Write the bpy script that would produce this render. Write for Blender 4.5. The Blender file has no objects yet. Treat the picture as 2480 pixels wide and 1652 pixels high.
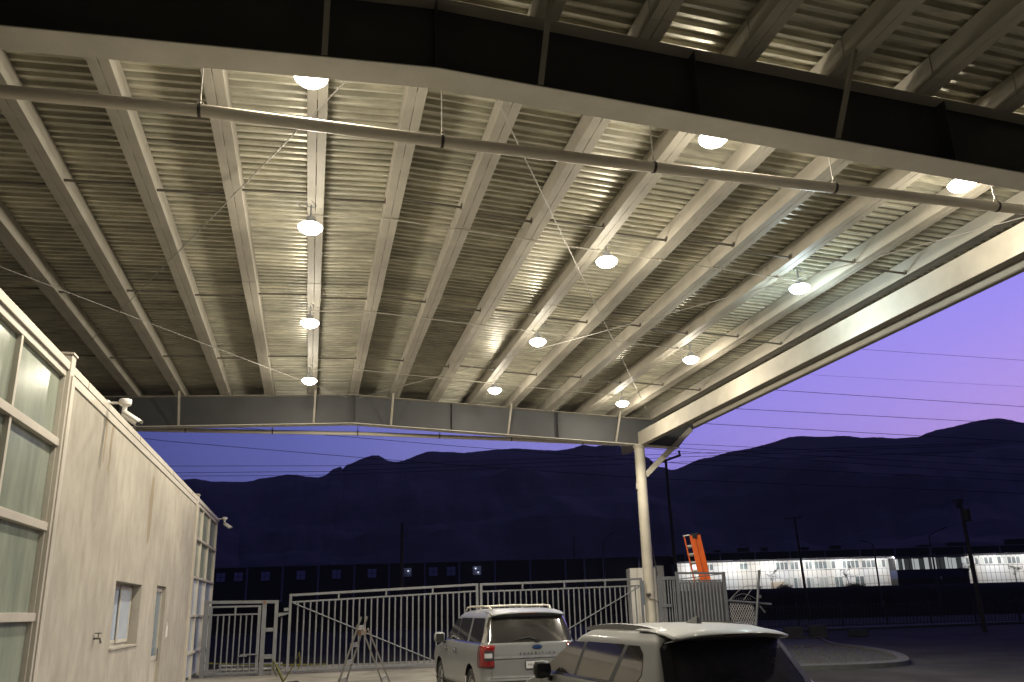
import bpy, math, random
from mathutils import Vector, Matrix, Euler
random.seed(7)
S = bpy.context.scene
COL = S.collection
R = math.radians
H = 1.95                      # eye height over the yard

# ------------------------------------------------------------ camera
YAW, PITCH, ROLL, F = 0.25092, 0.27607, -0.02701, 1908.6
cam = bpy.data.cameras.new('camera'); camo = bpy.data.objects.new('camera', cam); COL.objects.link(camo)
fw = Vector((math.sin(YAW)*math.cos(PITCH), math.cos(YAW)*math.cos(PITCH), math.sin(PITCH)))
r0 = Vector((math.cos(YAW), -math.sin(YAW), 0)); u0 = r0.cross(fw)
rr = math.cos(ROLL)*r0 + math.sin(ROLL)*u0; uu = -math.sin(ROLL)*r0 + math.cos(ROLL)*u0
m = Matrix((rr, uu, -fw)).transposed().to_4x4(); m.translation = Vector((0, 0, H)); camo.matrix_world = m
cam.sensor_width = 36; cam.lens = F/2480*36; cam.shift_y = 104/2480
cam.clip_start = .05; cam.clip_end = 9000
S.camera = camo

# ------------------------------------------------------------ world: the sky after sunset
W = bpy.data.worlds.new('World'); S.world = W; W.use_nodes = True
nt = W.node_tree; nt.nodes.clear(); N = nt.nodes.new; L = nt.links.new
out = N('ShaderNodeOutputWorld'); bg = N('ShaderNodeBackground'); L(bg.outputs[0], out.inputs[0])
sky = N('ShaderNodeTexSky'); sky.sky_type = 'NISHITA'; sky.sun_disc = False
sky.sun_elevation = R(-5); sky.sun_rotation = R(52); sky.air_density = 1.2; sky.dust_density = 1
tc = N('ShaderNodeTexCoord')
dot = N('ShaderNodeVectorMath'); dot.operation = 'DOT_PRODUCT'
sd = Vector((math.sin(R(56)), math.cos(R(56)), -.05)).normalized(); dot.inputs[1].default_value = sd
L(tc.outputs['Generated'], dot.inputs[0])
ramp = N('ShaderNodeValToRGB'); L(dot.outputs['Value'], ramp.inputs[0])
cr = ramp.color_ramp; cr.elements[0].position = 0.0; cr.elements[0].color = (.008, .010, .035, 1)
cr.elements[1].position = 1.0; cr.elements[1].color = (.54, .34, .78, 1)
for p_, c_ in ((.30, (.045, .058, .20, 1)), (.52, (.105, .120, .38, 1)), (.72, (.205, .20, .56, 1)), (.84, (.26, .225, .70, 1)), (.93, (.37, .275, .76, 1))):
    e = cr.elements.new(p_); e.color = c_
sep = N('ShaderNodeSeparateXYZ'); L(tc.outputs['Generated'], sep.inputs[0])
r2 = N('ShaderNodeValToRGB'); L(sep.outputs['Z'], r2.inputs[0])
e2 = r2.color_ramp; e2.elements[0].position = 0; e2.elements[0].color = (1.12, 1.06, 1.0, 1)
e2.elements[1].position = .7; e2.elements[1].color = (.03, .035, .07, 1)
for p_, c_ in ((.16, (1.08, 1.04, 1.0, 1)), (.34, (.74, .82, .97, 1)), (.42, (.4, .45, .6, 1))):
    e = e2.elements.new(p_); e.color = c_
mul = N('ShaderNodeMix'); mul.data_type = 'RGBA'; mul.blend_type = 'MULTIPLY'; mul.inputs[0].default_value = 1
L(ramp.outputs[0], mul.inputs[6]); L(r2.outputs[0], mul.inputs[7])
add = N('ShaderNodeMix'); add.data_type = 'RGBA'; add.blend_type = 'ADD'; add.inputs[0].default_value = .1
L(mul.outputs[2], add.inputs[6]); L(sky.outputs[0], add.inputs[7])
L(add.outputs[2], bg.inputs[0]); bg.inputs[1].default_value = 1.6

S.view_settings.view_transform = 'Standard'; S.view_settings.look = 'None'
S.view_settings.exposure = 0; S.view_settings.gamma = 1
S.render.engine = 'CYCLES'
try:
    S.cycles.use_denoising = True; S.cycles.max_bounces = 8; S.cycles.diffuse_bounces = 4
    S.cycles.sample_clamp_indirect = 4; S.cycles.caustics_reflective = False; S.cycles.use_light_tree = True
except Exception: pass

# ------------------------------------------------------------ materials
MATS = {}
def mat(name, col, rough=.6, metal=0., noise=None, bump=None, emis=None, spec=.5, coat=0.):
    """noise=(scale, amount, (sx,sy,sz)) varies the colour; bump=(scale, strength)"""
    if name in MATS: return MATS[name]
    m = bpy.data.materials.new(name); m.use_nodes = True; t = m.node_tree; b = t.nodes['Principled BSDF']
    b.inputs['Base Color'].default_value = (*col, 1); b.inputs['Roughness'].default_value = rough
    b.inputs['Metallic'].default_value = metal; b.inputs['Specular IOR Level'].default_value = spec
    b.inputs['Coat Weight'].default_value = coat; b.inputs['Coat Roughness'].default_value = .08
    tcn = t.nodes.new('ShaderNodeTexCoord')
    if noise:
        sc, am, st = noise
        mp = t.nodes.new('ShaderNodeMapping'); mp.inputs['Scale'].default_value = st
        nz = t.nodes.new('ShaderNodeTexNoise'); nz.inputs['Scale'].default_value = sc; nz.inputs['Detail'].default_value = 7
        nz.inputs['Roughness'].default_value = .62
        rp = t.nodes.new('ShaderNodeValToRGB'); rp.color_ramp.elements[0].position = .32; rp.color_ramp.elements[1].position = .68
        d = [max(0, c*(1-am)) for c in col]; l = [min(1, c*(1+am*.6)) for c in col]
        rp.color_ramp.elements[0].color = (*d, 1); rp.color_ramp.elements[1].color = (*l, 1)
        t.links.new(tcn.outputs['Object'], mp.inputs[0]); t.links.new(mp.outputs[0], nz.inputs['Vector'])
        t.links.new(nz.outputs['Fac'], rp.inputs[0]); t.links.new(rp.outputs[0], b.inputs['Base Color'])
    if bump:
        nb = t.nodes.new('ShaderNodeTexNoise'); nb.inputs['Scale'].default_value = bump[0]; nb.inputs['Detail'].default_value = 5
        bp = t.nodes.new('ShaderNodeBump'); bp.inputs['Strength'].default_value = bump[1]; bp.inputs['Distance'].default_value = .02
        t.links.new(tcn.outputs['Object'], nb.inputs['Vector']); t.links.new(nb.outputs['Fac'], bp.inputs['Height'])
        t.links.new(bp.outputs[0], b.inputs['Normal'])
    if emis:
        b.inputs['Emission Color'].default_value = (*emis[0], 1); b.inputs['Emission Strength'].default_value = emis[1]
    MATS[name] = m; return m

FLANGE = mat('steel_paint_lit', (.92, .87, .77), .6, noise=(1.2, .10, (1, 1, 1)), bump=(5, .04))  # lighter copy of the steel paint, floor bounce put into the colour
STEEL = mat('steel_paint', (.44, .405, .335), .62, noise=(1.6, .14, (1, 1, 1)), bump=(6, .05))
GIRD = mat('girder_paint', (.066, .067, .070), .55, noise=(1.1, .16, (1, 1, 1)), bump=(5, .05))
GALV = mat('galvanised_sheet', (.72, .69, .56), .36, .3, noise=(2.6, .34, (.5, 3.5, 1)), bump=(60, .06))
ZINC = mat('galvanised_steel', (.40, .40, .40), .4, .7, noise=(4, .2, (1, 1, 1)))
BRIDGE = mat('bridging_paint', (.13, .115, .09), .7)
ROD = mat('rod_steel', (.42, .40, .36), .5, .3)
PVC = mat('pale_pipe', (.88, .80, .66), .38, noise=(.8, .12, (1, 1, 1)))
CLAMP = mat('clamp_steel', (.10, .09, .08), .5, .6)
BLACKP = mat('black_plastic', (.012, .012, .013), .45)
WHITEP = mat('white_plastic', (.75, .73, .68), .4)
ALU = mat('aluminium_frame', (.52, .48, .41), .45, .1, noise=(2, .1, (1, 1, 1)))
RUBBER = mat('rubber', (.015, .015, .016), .8)
FENCE = mat('fence_paint', (.145, .15, .16), .5, noise=(2.2, .2, (1, 1, 1)), bump=(12, .05))
RUST = mat('rusty_steel', (.19, .08, .035), .8, noise=(9, .5, (1, 1, 1)))
DARKST = mat('dark_steel', (.03, .03, .034), .6)
CONC = mat('concrete', (.060, .058, .056), .85, noise=(3, .3, (1, 1, 1)), bump=(20, .3))
ASPH = mat('asphalt', (.036, .034, .034), .9, noise=(.35, .55, (1, 1, 1)), bump=(40, .25), spec=.08)
DIRT = mat('dark_earth', (.02, .018, .018), .95, noise=(.2, .5, (1, 1, 1)), bump=(2, .6), spec=.05)
GRAV = mat('gravel', (.042, .040, .039), .9, noise=(30, .6, (1, 1, 1)), bump=(45, .9))
ROCK = mat('mountain_rock', (.075, .062, .068), .95, noise=(.006, .75, (1, 1, 2.0)), bump=(.02, 1.0))
ORANGE = mat('orange_fibreglass', (.72, .12, .012), .42, noise=(5, .2, (1, 1, .3)))
YELLOW = mat('yellow_tape', (.13, .12, .02), .5)
GROY = mat('grime_brown', (.14, .09, .06), .8)
WOODP = mat('pole_wood', (.055, .047, .042), .9, noise=(3, .3, (4, 4, .4)))
BARK = mat('bark', (.03, .024, .02), .9)
LEAF = mat('dry_leaf', (.04, .05, .025), .8)
WIRE = mat('cable', (.012, .012, .02), .6)

def sheet_tone(m):
    t = m.node_tree; b = t.nodes['Principled BSDF']; n = t.nodes.new; l = t.links.new
    tcn = n('ShaderNodeTexCoord'); sp = n('ShaderNodeSeparateXYZ'); l(tcn.outputs['Object'], sp.inputs[0])
    dv = n('ShaderNodeMath'); dv.operation = 'MULTIPLY'; dv.inputs[1].default_value = .98; l(sp.outputs['Y'], dv.inputs[0])
    fl = n('ShaderNodeMath'); fl.operation = 'FLOOR'; l(dv.outputs[0], fl.inputs[0])
    wn = n('ShaderNodeTexWhiteNoise'); wn.noise_dimensions = '1D'; l(fl.outputs[0], wn.inputs['W'])
    nz = n('ShaderNodeTexNoise'); nz.inputs['Scale'].default_value = .45; nz.inputs['Detail'].default_value = 6; l(tcn.outputs['Object'], nz.inputs['Vector'])
    sm = n('ShaderNodeMath'); sm.operation = 'ADD'; l(wn.outputs['Value'], sm.inputs[0]); l(nz.outputs['Fac'], sm.inputs[1])
    mr = n('ShaderNodeMapRange'); mr.inputs[1].default_value = .3; mr.inputs[2].default_value = 1.6; mr.inputs[3].default_value = .74; mr.inputs[4].default_value = 1.12; l(sm.outputs[0], mr.inputs[0])
    src = b.inputs['Base Color'].links[0].from_socket
    mx = n('ShaderNodeVectorMath'); mx.operation = 'SCALE'; l(src, mx.inputs[0]); l(mr.outputs[0], mx.inputs['Scale']); l(mx.outputs[0], b.inputs['Base Color'])
    r_ = n('ShaderNodeMapRange'); r_.inputs[3].default_value = .28; r_.inputs[4].default_value = .5; l(nz.outputs['Fac'], r_.inputs[0]); l(r_.outputs[0], b.inputs['Roughness'])
sheet_tone(GALV)
# stucco wall with rain streaks and water runs
def stucco():
    m = bpy.data.materials.new('stucco'); m.use_nodes = True; t = m.node_tree; b = t.nodes['Principled BSDF']; n = t.nodes.new; l = t.links.new
    b.inputs['Roughness'].default_value = .85; b.inputs['Specular IOR Level'].default_value = .2
    tcn = n('ShaderNodeTexCoord')
    def nz(sc, st, det=6):
        mp = n('ShaderNodeMapping'); mp.inputs['Scale'].default_value = st; x = n('ShaderNodeTexNoise'); x.inputs['Scale'].default_value = sc
        x.inputs['Detail'].default_value = det; x.inputs['Roughness'].default_value = .65
        l(tcn.outputs['Object'], mp.inputs[0]); l(mp.outputs[0], x.inputs['Vector']); return x.outputs['Fac']
    r1 = n('ShaderNodeValToRGB'); l(nz(1.5, (2.2, 2.2, 1.0)), r1.inputs[0])
    r1.color_ramp.elements[0].position = .30; r1.color_ramp.elements[0].color = (.325, .295, .25, 1)
    r1.color_ramp.elements[1].position = .60; r1.color_ramp.elements[1].color = (.42, .39, .33, 1)
    r2 = n('ShaderNodeValToRGB'); l(nz(.5, (1, 1, .6)), r2.inputs[0])
    r2.color_ramp.elements[0].position = .35; r2.color_ramp.elements[0].color = (.82, .82, .82, 1)
    r2.color_ramp.elements[1].position = .65; r2.color_ramp.elements[1].color = (1, 1, 1, 1)
    mx = n('ShaderNodeMix'); mx.data_type = 'RGBA'; mx.blend_type = 'MULTIPLY'; mx.inputs[0].default_value = 1
    l(r1.outputs[0], mx.inputs[6]); l(r2.outputs[0], mx.inputs[7])
    sp = n('ShaderNodeSeparateXYZ'); l(tcn.outputs['Object'], sp.inputs[0])
    wob = nz(1.2, (1, 1, 1), 3)
    cur = mx.outputs[2]
    def mth(op, a, b_):
        k = n('ShaderNodeMath'); k.operation = op
        for i, v in enumerate((a, b_)):
            if isinstance(v, (int, float)): k.inputs[i].default_value = v
            else: l(v, k.inputs[i])
        return k.outputs[0]
    # (y, z_centre, half width, half height)
    for y, z, w, h in ((19.3, 4.30, .20, .80), (14.72, 5.0, .07, .52), (15.15, 4.95, .07, .58)):
        dy = mth('ADD', mth('SUBTRACT', sp.outputs['Y'], y), mth('MULTIPLY', mth('SUBTRACT', wob, .5), .25))
        a = mth('POWER', mth('DIVIDE', mth('ABSOLUTE', dy, 0), w), 2)
        c = mth('POWER', mth('DIVIDE', mth('ABSOLUTE', mth('SUBTRACT', sp.outputs['Z'], z), 0), h), 4)
        f = n('ShaderNodeMapRange'); f.inputs[1].default_value = .7; f.inputs[2].default_value = 1.15; f.inputs[3].default_value = .62; f.inputs[4].default_value = 0
        l(mth('ADD', a, c), f.inputs[0])
        q = n('ShaderNodeMix'); q.data_type = 'RGBA'; l(f.outputs[0], q.inputs[0]); l(cur, q.inputs[6]); q.inputs[7].default_value = (.22, .16, .09, 1)
        cur = q.outputs[2]
    l(cur, b.inputs['Base Color'])
    bp = n('ShaderNodeBump'); bp.inputs['Strength'].default_value = .25; bp.inputs['Distance'].default_value = .01
    l(nz(35, (1, 1, 1)), bp.inputs['Height']); l(bp.outputs[0], b.inputs['Normal'])
    return m
STUCCO = stucco()
PANE = mat('milky_glass', (.27, .30, .245), .22, noise=(1.2, .22, (2, 3, .7)), spec=.5)
BLUEG = mat('blue_film_glass', (.40, .46, .55), .15, noise=(1.2, .12, (1, 1, 1)))
DOORG = mat('door_glass', (.16, .21, .26), .1)
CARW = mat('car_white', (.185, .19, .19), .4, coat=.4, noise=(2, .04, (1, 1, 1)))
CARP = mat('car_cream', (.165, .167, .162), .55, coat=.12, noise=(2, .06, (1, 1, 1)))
CGLASS = mat('car_glass', (.030, .028, .026), .06, spec=.8)
CHROME = mat('chrome', (.6, .6, .6), .15, 1.)
CDARK = mat('car_trim', (.02, .02, .022), .5)
REDL = mat('tail_lamp_red', (.20, .008, .008), .18, coat=.5)
REDD = mat('tail_lamp_dark', (.08, .006, .006), .18, coat=.5)
CLEARL = mat('tail_lamp_clear', (.45, .45, .46), .2)
BLUEO = mat('emblem_blue', (.02, .05, .16), .3)
PLATE = mat('plate_white', (.55, .55, .55), .5)

# panelled facade of the far works: joints as thin grooves
def facade_mat():
    m = bpy.data.materials.new('panel_cladding'); m.use_nodes = True; t = m.node_tree; b = t.nodes['Principled BSDF']
    n = t.nodes.new; l = t.links.new; b.inputs['Roughness'].default_value = .6
    tcn = n('ShaderNodeTexCoord'); sp = n('ShaderNodeSeparateXYZ'); l(tcn.outputs['Object'], sp.inputs[0])
    def joint(sock, step, wd, off=0):
        a = n('ShaderNodeMath'); a.operation = 'ADD'; l(sock, a.inputs[0]); a.inputs[1].default_value = off+1000*step
        k = n('ShaderNodeMath'); k.operation = 'MODULO'; l(a.outputs[0], k.inputs[0]); k.inputs[1].default_value = step
        c = n('ShaderNodeMath'); c.operation = 'LESS_THAN'; l(k.outputs[0], c.inputs[0]); c.inputs[1].default_value = wd; return c.outputs[0]
    j = n('ShaderNodeMath'); j.operation = 'MAXIMUM'; l(joint(sp.outputs['X'], .68, .085), j.inputs[0]); l(joint(sp.outputs['Z'], 1.05, .06, .3), j.inputs[1])
    nz = n('ShaderNodeTexNoise'); nz.inputs['Scale'].default_value = .25; l(tcn.outputs['Object'], nz.inputs['Vector'])
    rp = n('ShaderNodeValToRGB'); rp.color_ramp.elements[0].position = .4; rp.color_ramp.elements[0].color = (.57, .59, .61, 1)
    rp.color_ramp.elements[1].position = .62; rp.color_ramp.elements[1].color = (.62, .60, .56, 1); l(nz.outputs['Fac'], rp.inputs[0])
    q = n('ShaderNodeMix'); q.data_type = 'RGBA'; l(j.outputs[0], q.inputs[0]); l(rp.outputs[0], q.inputs[6]); q.inputs[7].default_value = (.19, .19, .20, 1)
    l(q.outputs[2], b.inputs['Base Color']); return m
CLAD = facade_mat()
WARE = mat('dark_cladding', (.045, .045, .065), .8, noise=(.3, .2, (1, 1, 1)))
WARET = mat('warehouse_trim', (.38, .38, .48), .8)
WAREW = mat('warehouse_window', (.70, .72, .9), .5)
FGL = mat('office_glass', (.20, .24, .25), .2, noise=(.5, .5, (1.5, 1, 1)))
FWH = mat('white_frame', (.62, .62, .62), .5)
NAVY = mat('navy_panel', (.035, .045, .11), .5)

# ------------------------------------------------------------ mesh helpers
class MB:
    def __init__(s): s.v = []; s.f = []
    def box(s, x0, x1, y0, y1, z0, z1, M=None):
        b = len(s.v)
        P = [(x0, y0, z0), (x1, y0, z0), (x1, y1, z0), (x0, y1, z0), (x0, y0, z1), (x1, y0, z1), (x1, y1, z1), (x0, y1, z1)]
        s.v += [tuple(M @ Vector(p)) if M else p for p in P]
        s.f += [tuple(b+i for i in q) for q in ((3, 2, 1, 0), (4, 5, 6, 7), (0, 1, 5, 4), (1, 2, 6, 5), (2, 3, 7, 6), (3, 0, 4, 7))]
        return s
    def hexa(s, P):      # 8 points: bottom 4, top 4
        b = len(s.v); s.v += [tuple(p) for p in P]
        s.f += [tuple(b+i for i in q) for q in ((3, 2, 1, 0), (4, 5, 6, 7), (0, 1, 5, 4), (1, 2, 6, 5), (2, 3, 7, 6), (3, 0, 4, 7))]
        return s
    def bar(s, p, q, w, d, up=(0, 0, 1)):   # rectangular bar from p to q
        p = Vector(p); q = Vector(q); a = (q-p).normalized(); u_ = Vector(up)
        if abs(a.dot(u_)) > .98: u_ = Vector((0, 1, 0))
        sx = a.cross(u_).normalized(); sy = sx.cross(a).normalized()
        o = [(-1, -1), (1, -1), (1, 1), (-1, 1)]
        return s.hexa([p+sx*i*w/2+sy*j*d/2 for i, j in o]+[q+sx*i*w/2+sy*j*d/2 for i, j in o])
    def tube(s, pts, r, n=10, caps=True):
        pts = [Vector(p) for p in pts]; rs = r if isinstance(r, (list, tuple)) else [r]*len(pts)
        b = len(s.v); last = None
        for i, p in enumerate(pts):
            a = (pts[min(i+1, len(pts)-1)]-pts[max(i-1, 0)]).normalized()
            if last is None:
                ref = Vector((0, 0, 1)) if abs(a.z) < .9 else Vector((1, 0, 0)); sx = a.cross(ref).normalized()
            else: sx = (last-a*last.dot(a)).normalized()
            last = sx; sy = a.cross(sx)
            s.v += [tuple(p+(sx*math.cos(2*math.pi*k/n)+sy*math.sin(2*math.pi*k/n))*rs[i]) for k in range(n)]
        for i in range(len(pts)-1):
            for k in range(n):
                k2 = (k+1) % n; s.f.append((b+i*n+k, b+i*n+k2, b+(i+1)*n+k2, b+(i+1)*n+k))
        if caps:
            s.f.append(tuple(b+k for k in reversed(range(n)))); e_ = b+(len(pts)-1)*n; s.f.append(tuple(e_+k for k in range(n)))
        return s
    def lathe(s, prof, c=(0, 0, 0), n=28, axis='z', caps=False):   # prof: (r, h)
        b = len(s.v); c = Vector(c)
        for r_, h in prof:
            for k in range(n):
                a = 2*math.pi*k/n; x, y = r_*math.cos(a), r_*math.sin(a)
                s.v.append(tuple(c+(Vector((x, y, h)) if axis == 'z' else Vector((h, x, y)) if axis == 'x' else Vector((y, h, x)))))
        for i in range(len(prof)-1):
            for k in range(n):
                k2 = (k+1) % n; s.f.append((b+i*n+k, b+i*n+k2, b+(i+1)*n+k2, b+(i+1)*n+k))
        if caps:
            s.f.append(tuple(b+k for k in reversed(range(n)))); e_ = b+(len(prof)-1)*n; s.f.append(tuple(e_+k for k in range(n)))
        return s
    def grid(s, P, flip=False):    # P[i][j] points
        b = len(s.v); n = len(P[0])
        for row in P: s.v += [tuple(p) for p in row]
        for i in range(len(P)-1):
            for j in range(n-1):
                q = (b+i*n+j, b+i*n+j+1, b+(i+1)*n+j+1, b+(i+1)*n+j); s.f.append(q[::-1] if flip else q)
        return s
    def prism(s, poly, d, o=(0, 0, 0), ax=((1, 0, 0), (0, 0, 1))):   # polygon in 2D, thickness d along normal
        a, c = Vector(ax[0]), Vector(ax[1]); nn = a.cross(c).normalized(); o = Vector(o); b = len(s.v); n = len(poly)
        for k in (0, 1): s.v += [tuple(o+a*x+c*y+nn*d*k) for x, y in poly]
        s.f.append(tuple(b+i for i in reversed(range(n)))); s.f.append(tuple(b+n+i for i in range(n)))
        for i in range(n):
            j = (i+1) % n; s.f.append((b+i, b+j, b+n+j, b+n+i))
        return s
    def build(s, name, material, parent=None, smooth=False, bevel=0., at=None):
        me = bpy.data.meshes.new(name); me.from_pydata([tuple(v) for v in s.v], [], s.f); me.validate(); me.update()
        if not isinstance(material, (list, tuple)): material = [material]
        for x in material: me.materials.append(x)
        o = bpy.data.objects.new(name, me); COL.objects.link(o)
        if smooth:
            for p_ in me.polygons: p_.use_smooth = True
            try: me.set_sharp_from_angle(angle=R(38))
            except Exception: pass
        if parent: o.parent = parent
        if at: o.location = at
        if bevel:
            b = o.modifiers.new('Bevel', 'BEVEL'); b.width = bevel; b.segments = 2; b.limit_method = 'ANGLE'
        return o
def B(*a, **k): return MB().box(*a, **k)
def tag(o, label=None, cat=None, group=None, kind=None):
    for k, v in (('label', label), ('category', cat), ('group', group), ('kind', kind)):
        if v: o[k] = v
    return o
def thing(name, label, cat, loc=(0, 0, 0), rz=0, group=None):
    o = bpy.data.objects.new(name, None); COL.objects.link(o); o.location = loc; o.rotation_euler = (0, 0, rz)
    o.empty_display_size = .2
    return tag(o, label, cat, group)
def copy_tree(o, parent=None):
    c = o.copy(); COL.objects.link(c); c.parent = parent
    for ch in o.children: copy_tree(ch, c)
    return c
def FU(u, D, z=0):     # position from distance along the view axis and sideways offset
    return Vector((u*math.cos(YAW)+D*math.sin(YAW), -u*math.sin(YAW)+D*math.cos(YAW), z))

# ============================================================ setting
XW_ = -3.54
g = MB(); RR = 6000
g.v = [(-RR, -RR, 0), (RR, -RR, 0), (RR, RR, 0), (-RR, RR, 0)]; g.f = [(0, 1, 2, 3)]
tag(g.build('ground', ASPH), kind='structure')

q = MB(); q.grid([[(XW_-10, 1.5, .006), (11.9, 1.5, .006)], [(XW_-10, 33, .006), (11.9, 33, .006)]])
tag(q.build('yard_slab', mat('yard_concrete', (.235, .22, .19), .9, noise=(.5, .45, (1, 1, 1)), bump=(30, .15), spec=.15)), kind='structure')
q = MB(); q.grid([[(-40, 33.01, .004), (13.0, 33.01, .004)], [(-40, 86, .004), (22, 86, .004)]])
tag(q.build('waste_ground', DIRT), kind='structure')
# mountains: ridge line from bearing/elevation, kilometres away, with real slopes in front and behind
PROF = [(-0.62, 0.12), (-0.3305, 0.1354), (-0.2121, 0.1472), (-0.1501, 0.1545), (-0.1376, 0.1564), (-0.1182, 0.1536), (-0.0808, 0.1541), (-0.071, 0.1559), (-0.0639, 0.1586), (-0.0467, 0.161), (-0.0328, 0.1643), (-0.0196, 0.164), (-0.0106, 0.1621), (0.0058, 0.1613), (0.0132, 0.1635), (0.0229, 0.1719), (0.0319, 0.1751), (0.0345, 0.172), (0.0379, 0.1762), (0.0484, 0.181), (0.0591, 0.1859), (0.0698, 0.1897), (0.0785, 0.1897), (0.0848, 0.1866), (0.0895, 0.1829), (0.1004, 0.1813), (0.1113, 0.1834), (0.1285, 0.1908), (0.1421, 0.195), (0.1737, 0.1937), (0.1854, 0.1924), (0.2263, 0.196), (0.2551, 0.1969), (0.2853, 0.1938), (0.3075, 0.1924), (0.3256, 0.1944), (0.3401, 0.1986), (0.3563, 0.1951), (0.3686, 0.1983), (0.3806, 0.1971), (0.3903, 0.1923), (0.4065, 0.185), (0.4224, 0.1767), (0.431, 0.1672), (0.4354, 0.1643), (0.442, 0.164), (0.4463, 0.1606), (0.454, 0.1606), (0.4607, 0.1628), (0.4701, 0.1664), (0.4801, 0.1704), (0.4883, 0.1725), (0.4974, 0.1729), (0.5197, 0.1779), (0.5461, 0.1805), (0.5689, 0.1847), (0.5936, 0.1906), (0.6078, 0.1902), (0.6276, 0.1872), (0.6554, 0.1857), (0.672, 0.1814), (0.694, 0.1794), (0.7067, 0.1764), (0.7247, 0.1758), (0.7331, 0.1752), (0.7382, 0.178), (0.7516, 0.181), (0.7676, 0.1823), (0.7834, 0.1848), (0.7929, 0.1858), (0.8036, 0.1861), (0.8141, 0.1855), (0.8226, 0.1828), (0.8293, 0.1791), (0.8351, 0.1773), (0.8769, 0.1637), (0.9985, 0.1242), (1.2, .10)]
from mathutils import noise as mn
def ridge(a):
    for (a0, e0), (a1, e1) in zip(PROF, PROF[1:]):
        if a0 <= a <= a1: return e0+(e1-e0)*(a-a0)/(a1-a0)
    return .1
mt = MB(); rows = []
TS = [0, .05, .1, .16, .22, .29, .36, .44, .52, .6, .68, .76, .83, .89, .95, 1.0, 1.12, 1.3]
for i in range(621):
    a = -.62+i*(1.82/620); es = sum(ridge(a+k_*.012) for k_ in range(-5, 6))/11; e = ridge(a)+mn.noise((a*260, 3, 1))*.0007+mn.noise((a*700, 1, 4))*.0005; row = []
    Dr = 3300+350*mn.noise((a*2.2, 0, 5)); D0 = 1250
    for t in TS:
        d = D0+(Dr-D0)*t if t <= 1 else Dr+(t-1)*3500
        if t <= 1:
            prof_ = t**1.25; w_ = t**5; h = ((es*(1-w_)+e*w_)*Dr)*prof_
            x, y = d*math.sin(a), d*math.cos(a)
            nz_ = mn.fractal((x*.0022, y*.0022, 7), 1, 2, 5)+.5*abs(mn.noise((a*9+t*1.5, t*2, 3)))
            h += nz_*190*t*(1-t)*1.5
            h = min(h, (e-.004*(1-t))*d) if t < 1 else h
        else: h = e*Dr*(1-(t-1)*2.6)
        row.append((d*math.sin(a), d*math.cos(a), max(h, -2)+(H if t > 0 else 0)))
    rows.append(row)
mt.grid(rows, flip=True)
tag(mt.build('mountains', ROCK, smooth=False), kind='structure')

# raised site far off, and its bank
def lowland(u0_, u1_, D0, D1, z0, z1, name, m_):
    q = MB(); n = 60; P = []
    for j in range(8):
        t = j/7; P.append([FU(u0_+(u1_-u0_)*i/n, D0+(D1-D0)*t, z0+(z1-z0)*(t*t*(3-2*t))+.25*mn.noise((i*.7, j*1.3, 2))*(0 < j < 7)) for i in range(n+1)])
    q.grid(P); return tag(q.build(name, m_, smooth=True), kind='structure')
lowland(-90, 130, 88, 98, -.02, 3.3, 'earth_bank', DIRT)
q = MB(); q.grid([[FU(-90, 98, 3.3), FU(130, 98, 3.3)], [FU(-90, 300, 3.3), FU(130, 300, 3.3)]]); tag(q.build('upper_ground', DIRT), kind='structure')
# street beyond the yard: kerb and pavement
q = MB(); q.hexa([(20, 45.6, 0), (75, 45.0, 0), (75, 48, 0), (20, 48.6, 0), (20, 45.6, .14), (75, 45.0, .14), (75, 48, .14), (20, 48.6, .14)])
tag(q.build('pavement', CONC, bevel=.02), kind='structure')
# kerbed gravel island beside the yard
isl = [(26, 38), (21.9, 31.5), (21.2, 27.8), (19.6, 24.2), (18.3, 22.3), (17.4, 21.2), (16.7, 20.8), (15.5, 20.7), (14.4, 20.9), (12.9, 21.5), (11.6, 23.5), (13, 29), (16, 38)]
cen = Vector((17, 28, 0))
def inset(poly, d):
    return [tuple((Vector((x, y, 0))+(cen-Vector((x, y, 0))).normalized()*d)[:2]) for x, y in poly]
def smooth_poly(p, n=3):
    for _ in range(n):
        o = []
        for i in range(len(p)):
            a, b = p[i], p[(i+1) % len(p)]
            o += [(.75*a[0]+.25*b[0], .75*a[1]+.25*b[1]), (.25*a[0]+.75*b[0], .25*a[1]+.75*b[1])]
        p = o
    return p
so = smooth_poly(isl); si = smooth_poly(inset(isl, .45)); k = MB(); n = len(so)
k.v = [(x, y, 0) for x, y in so]+[(x, y, .13) for x, y in so]+[(x, y, .15) for x, y in si]+[(x, y, .02) for x, y in si]
for i in range(n):
    j = (i+1) % n
    for a in range(3): k.f.append((a*n+i, a*n+j, (a+1)*n+j, (a+1)*n+i))
tag(k.build('kerb', CONC, smooth=True), kind='structure')
k = MB(); k.v = [(x, y, .085) for x, y in si]; k.f = [tuple(range(n))]
tag(k.build('gravel_bed', GRAV), kind='structure')
st = MB()
for _ in range(900):
    x, y = random.uniform(13, 21), random.uniform(21.3, 31); r_ = random.uniform(.02, .06)
    # inside test
    ins = False
    for (x0, y0), (x1, y1) in zip(si, si[1:]+si[:1]):
        if (y0 > y) != (y1 > y) and x < (x1-x0)*(y-y0)/(y1-y0)+x0: ins = not ins
    if not ins: continue
    b = len(st.v)
    st.v += [(x-r_, y, .08), (x, y-r_, .08), (x+r_, y, .08), (x, y+r_, .08), (x+r_*.2, y+r_*.1, .09+r_*1.2)]
    st.f += [(b, b+1, b+4), (b+1, b+2, b+4), (b+2, b+3, b+4), (b+3, b, b+4)]
tag(st.build('gravel', GRAV), 'loose gravel strewn over the kerbed island', 'gravel', kind='stuff')
blk = None
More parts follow.
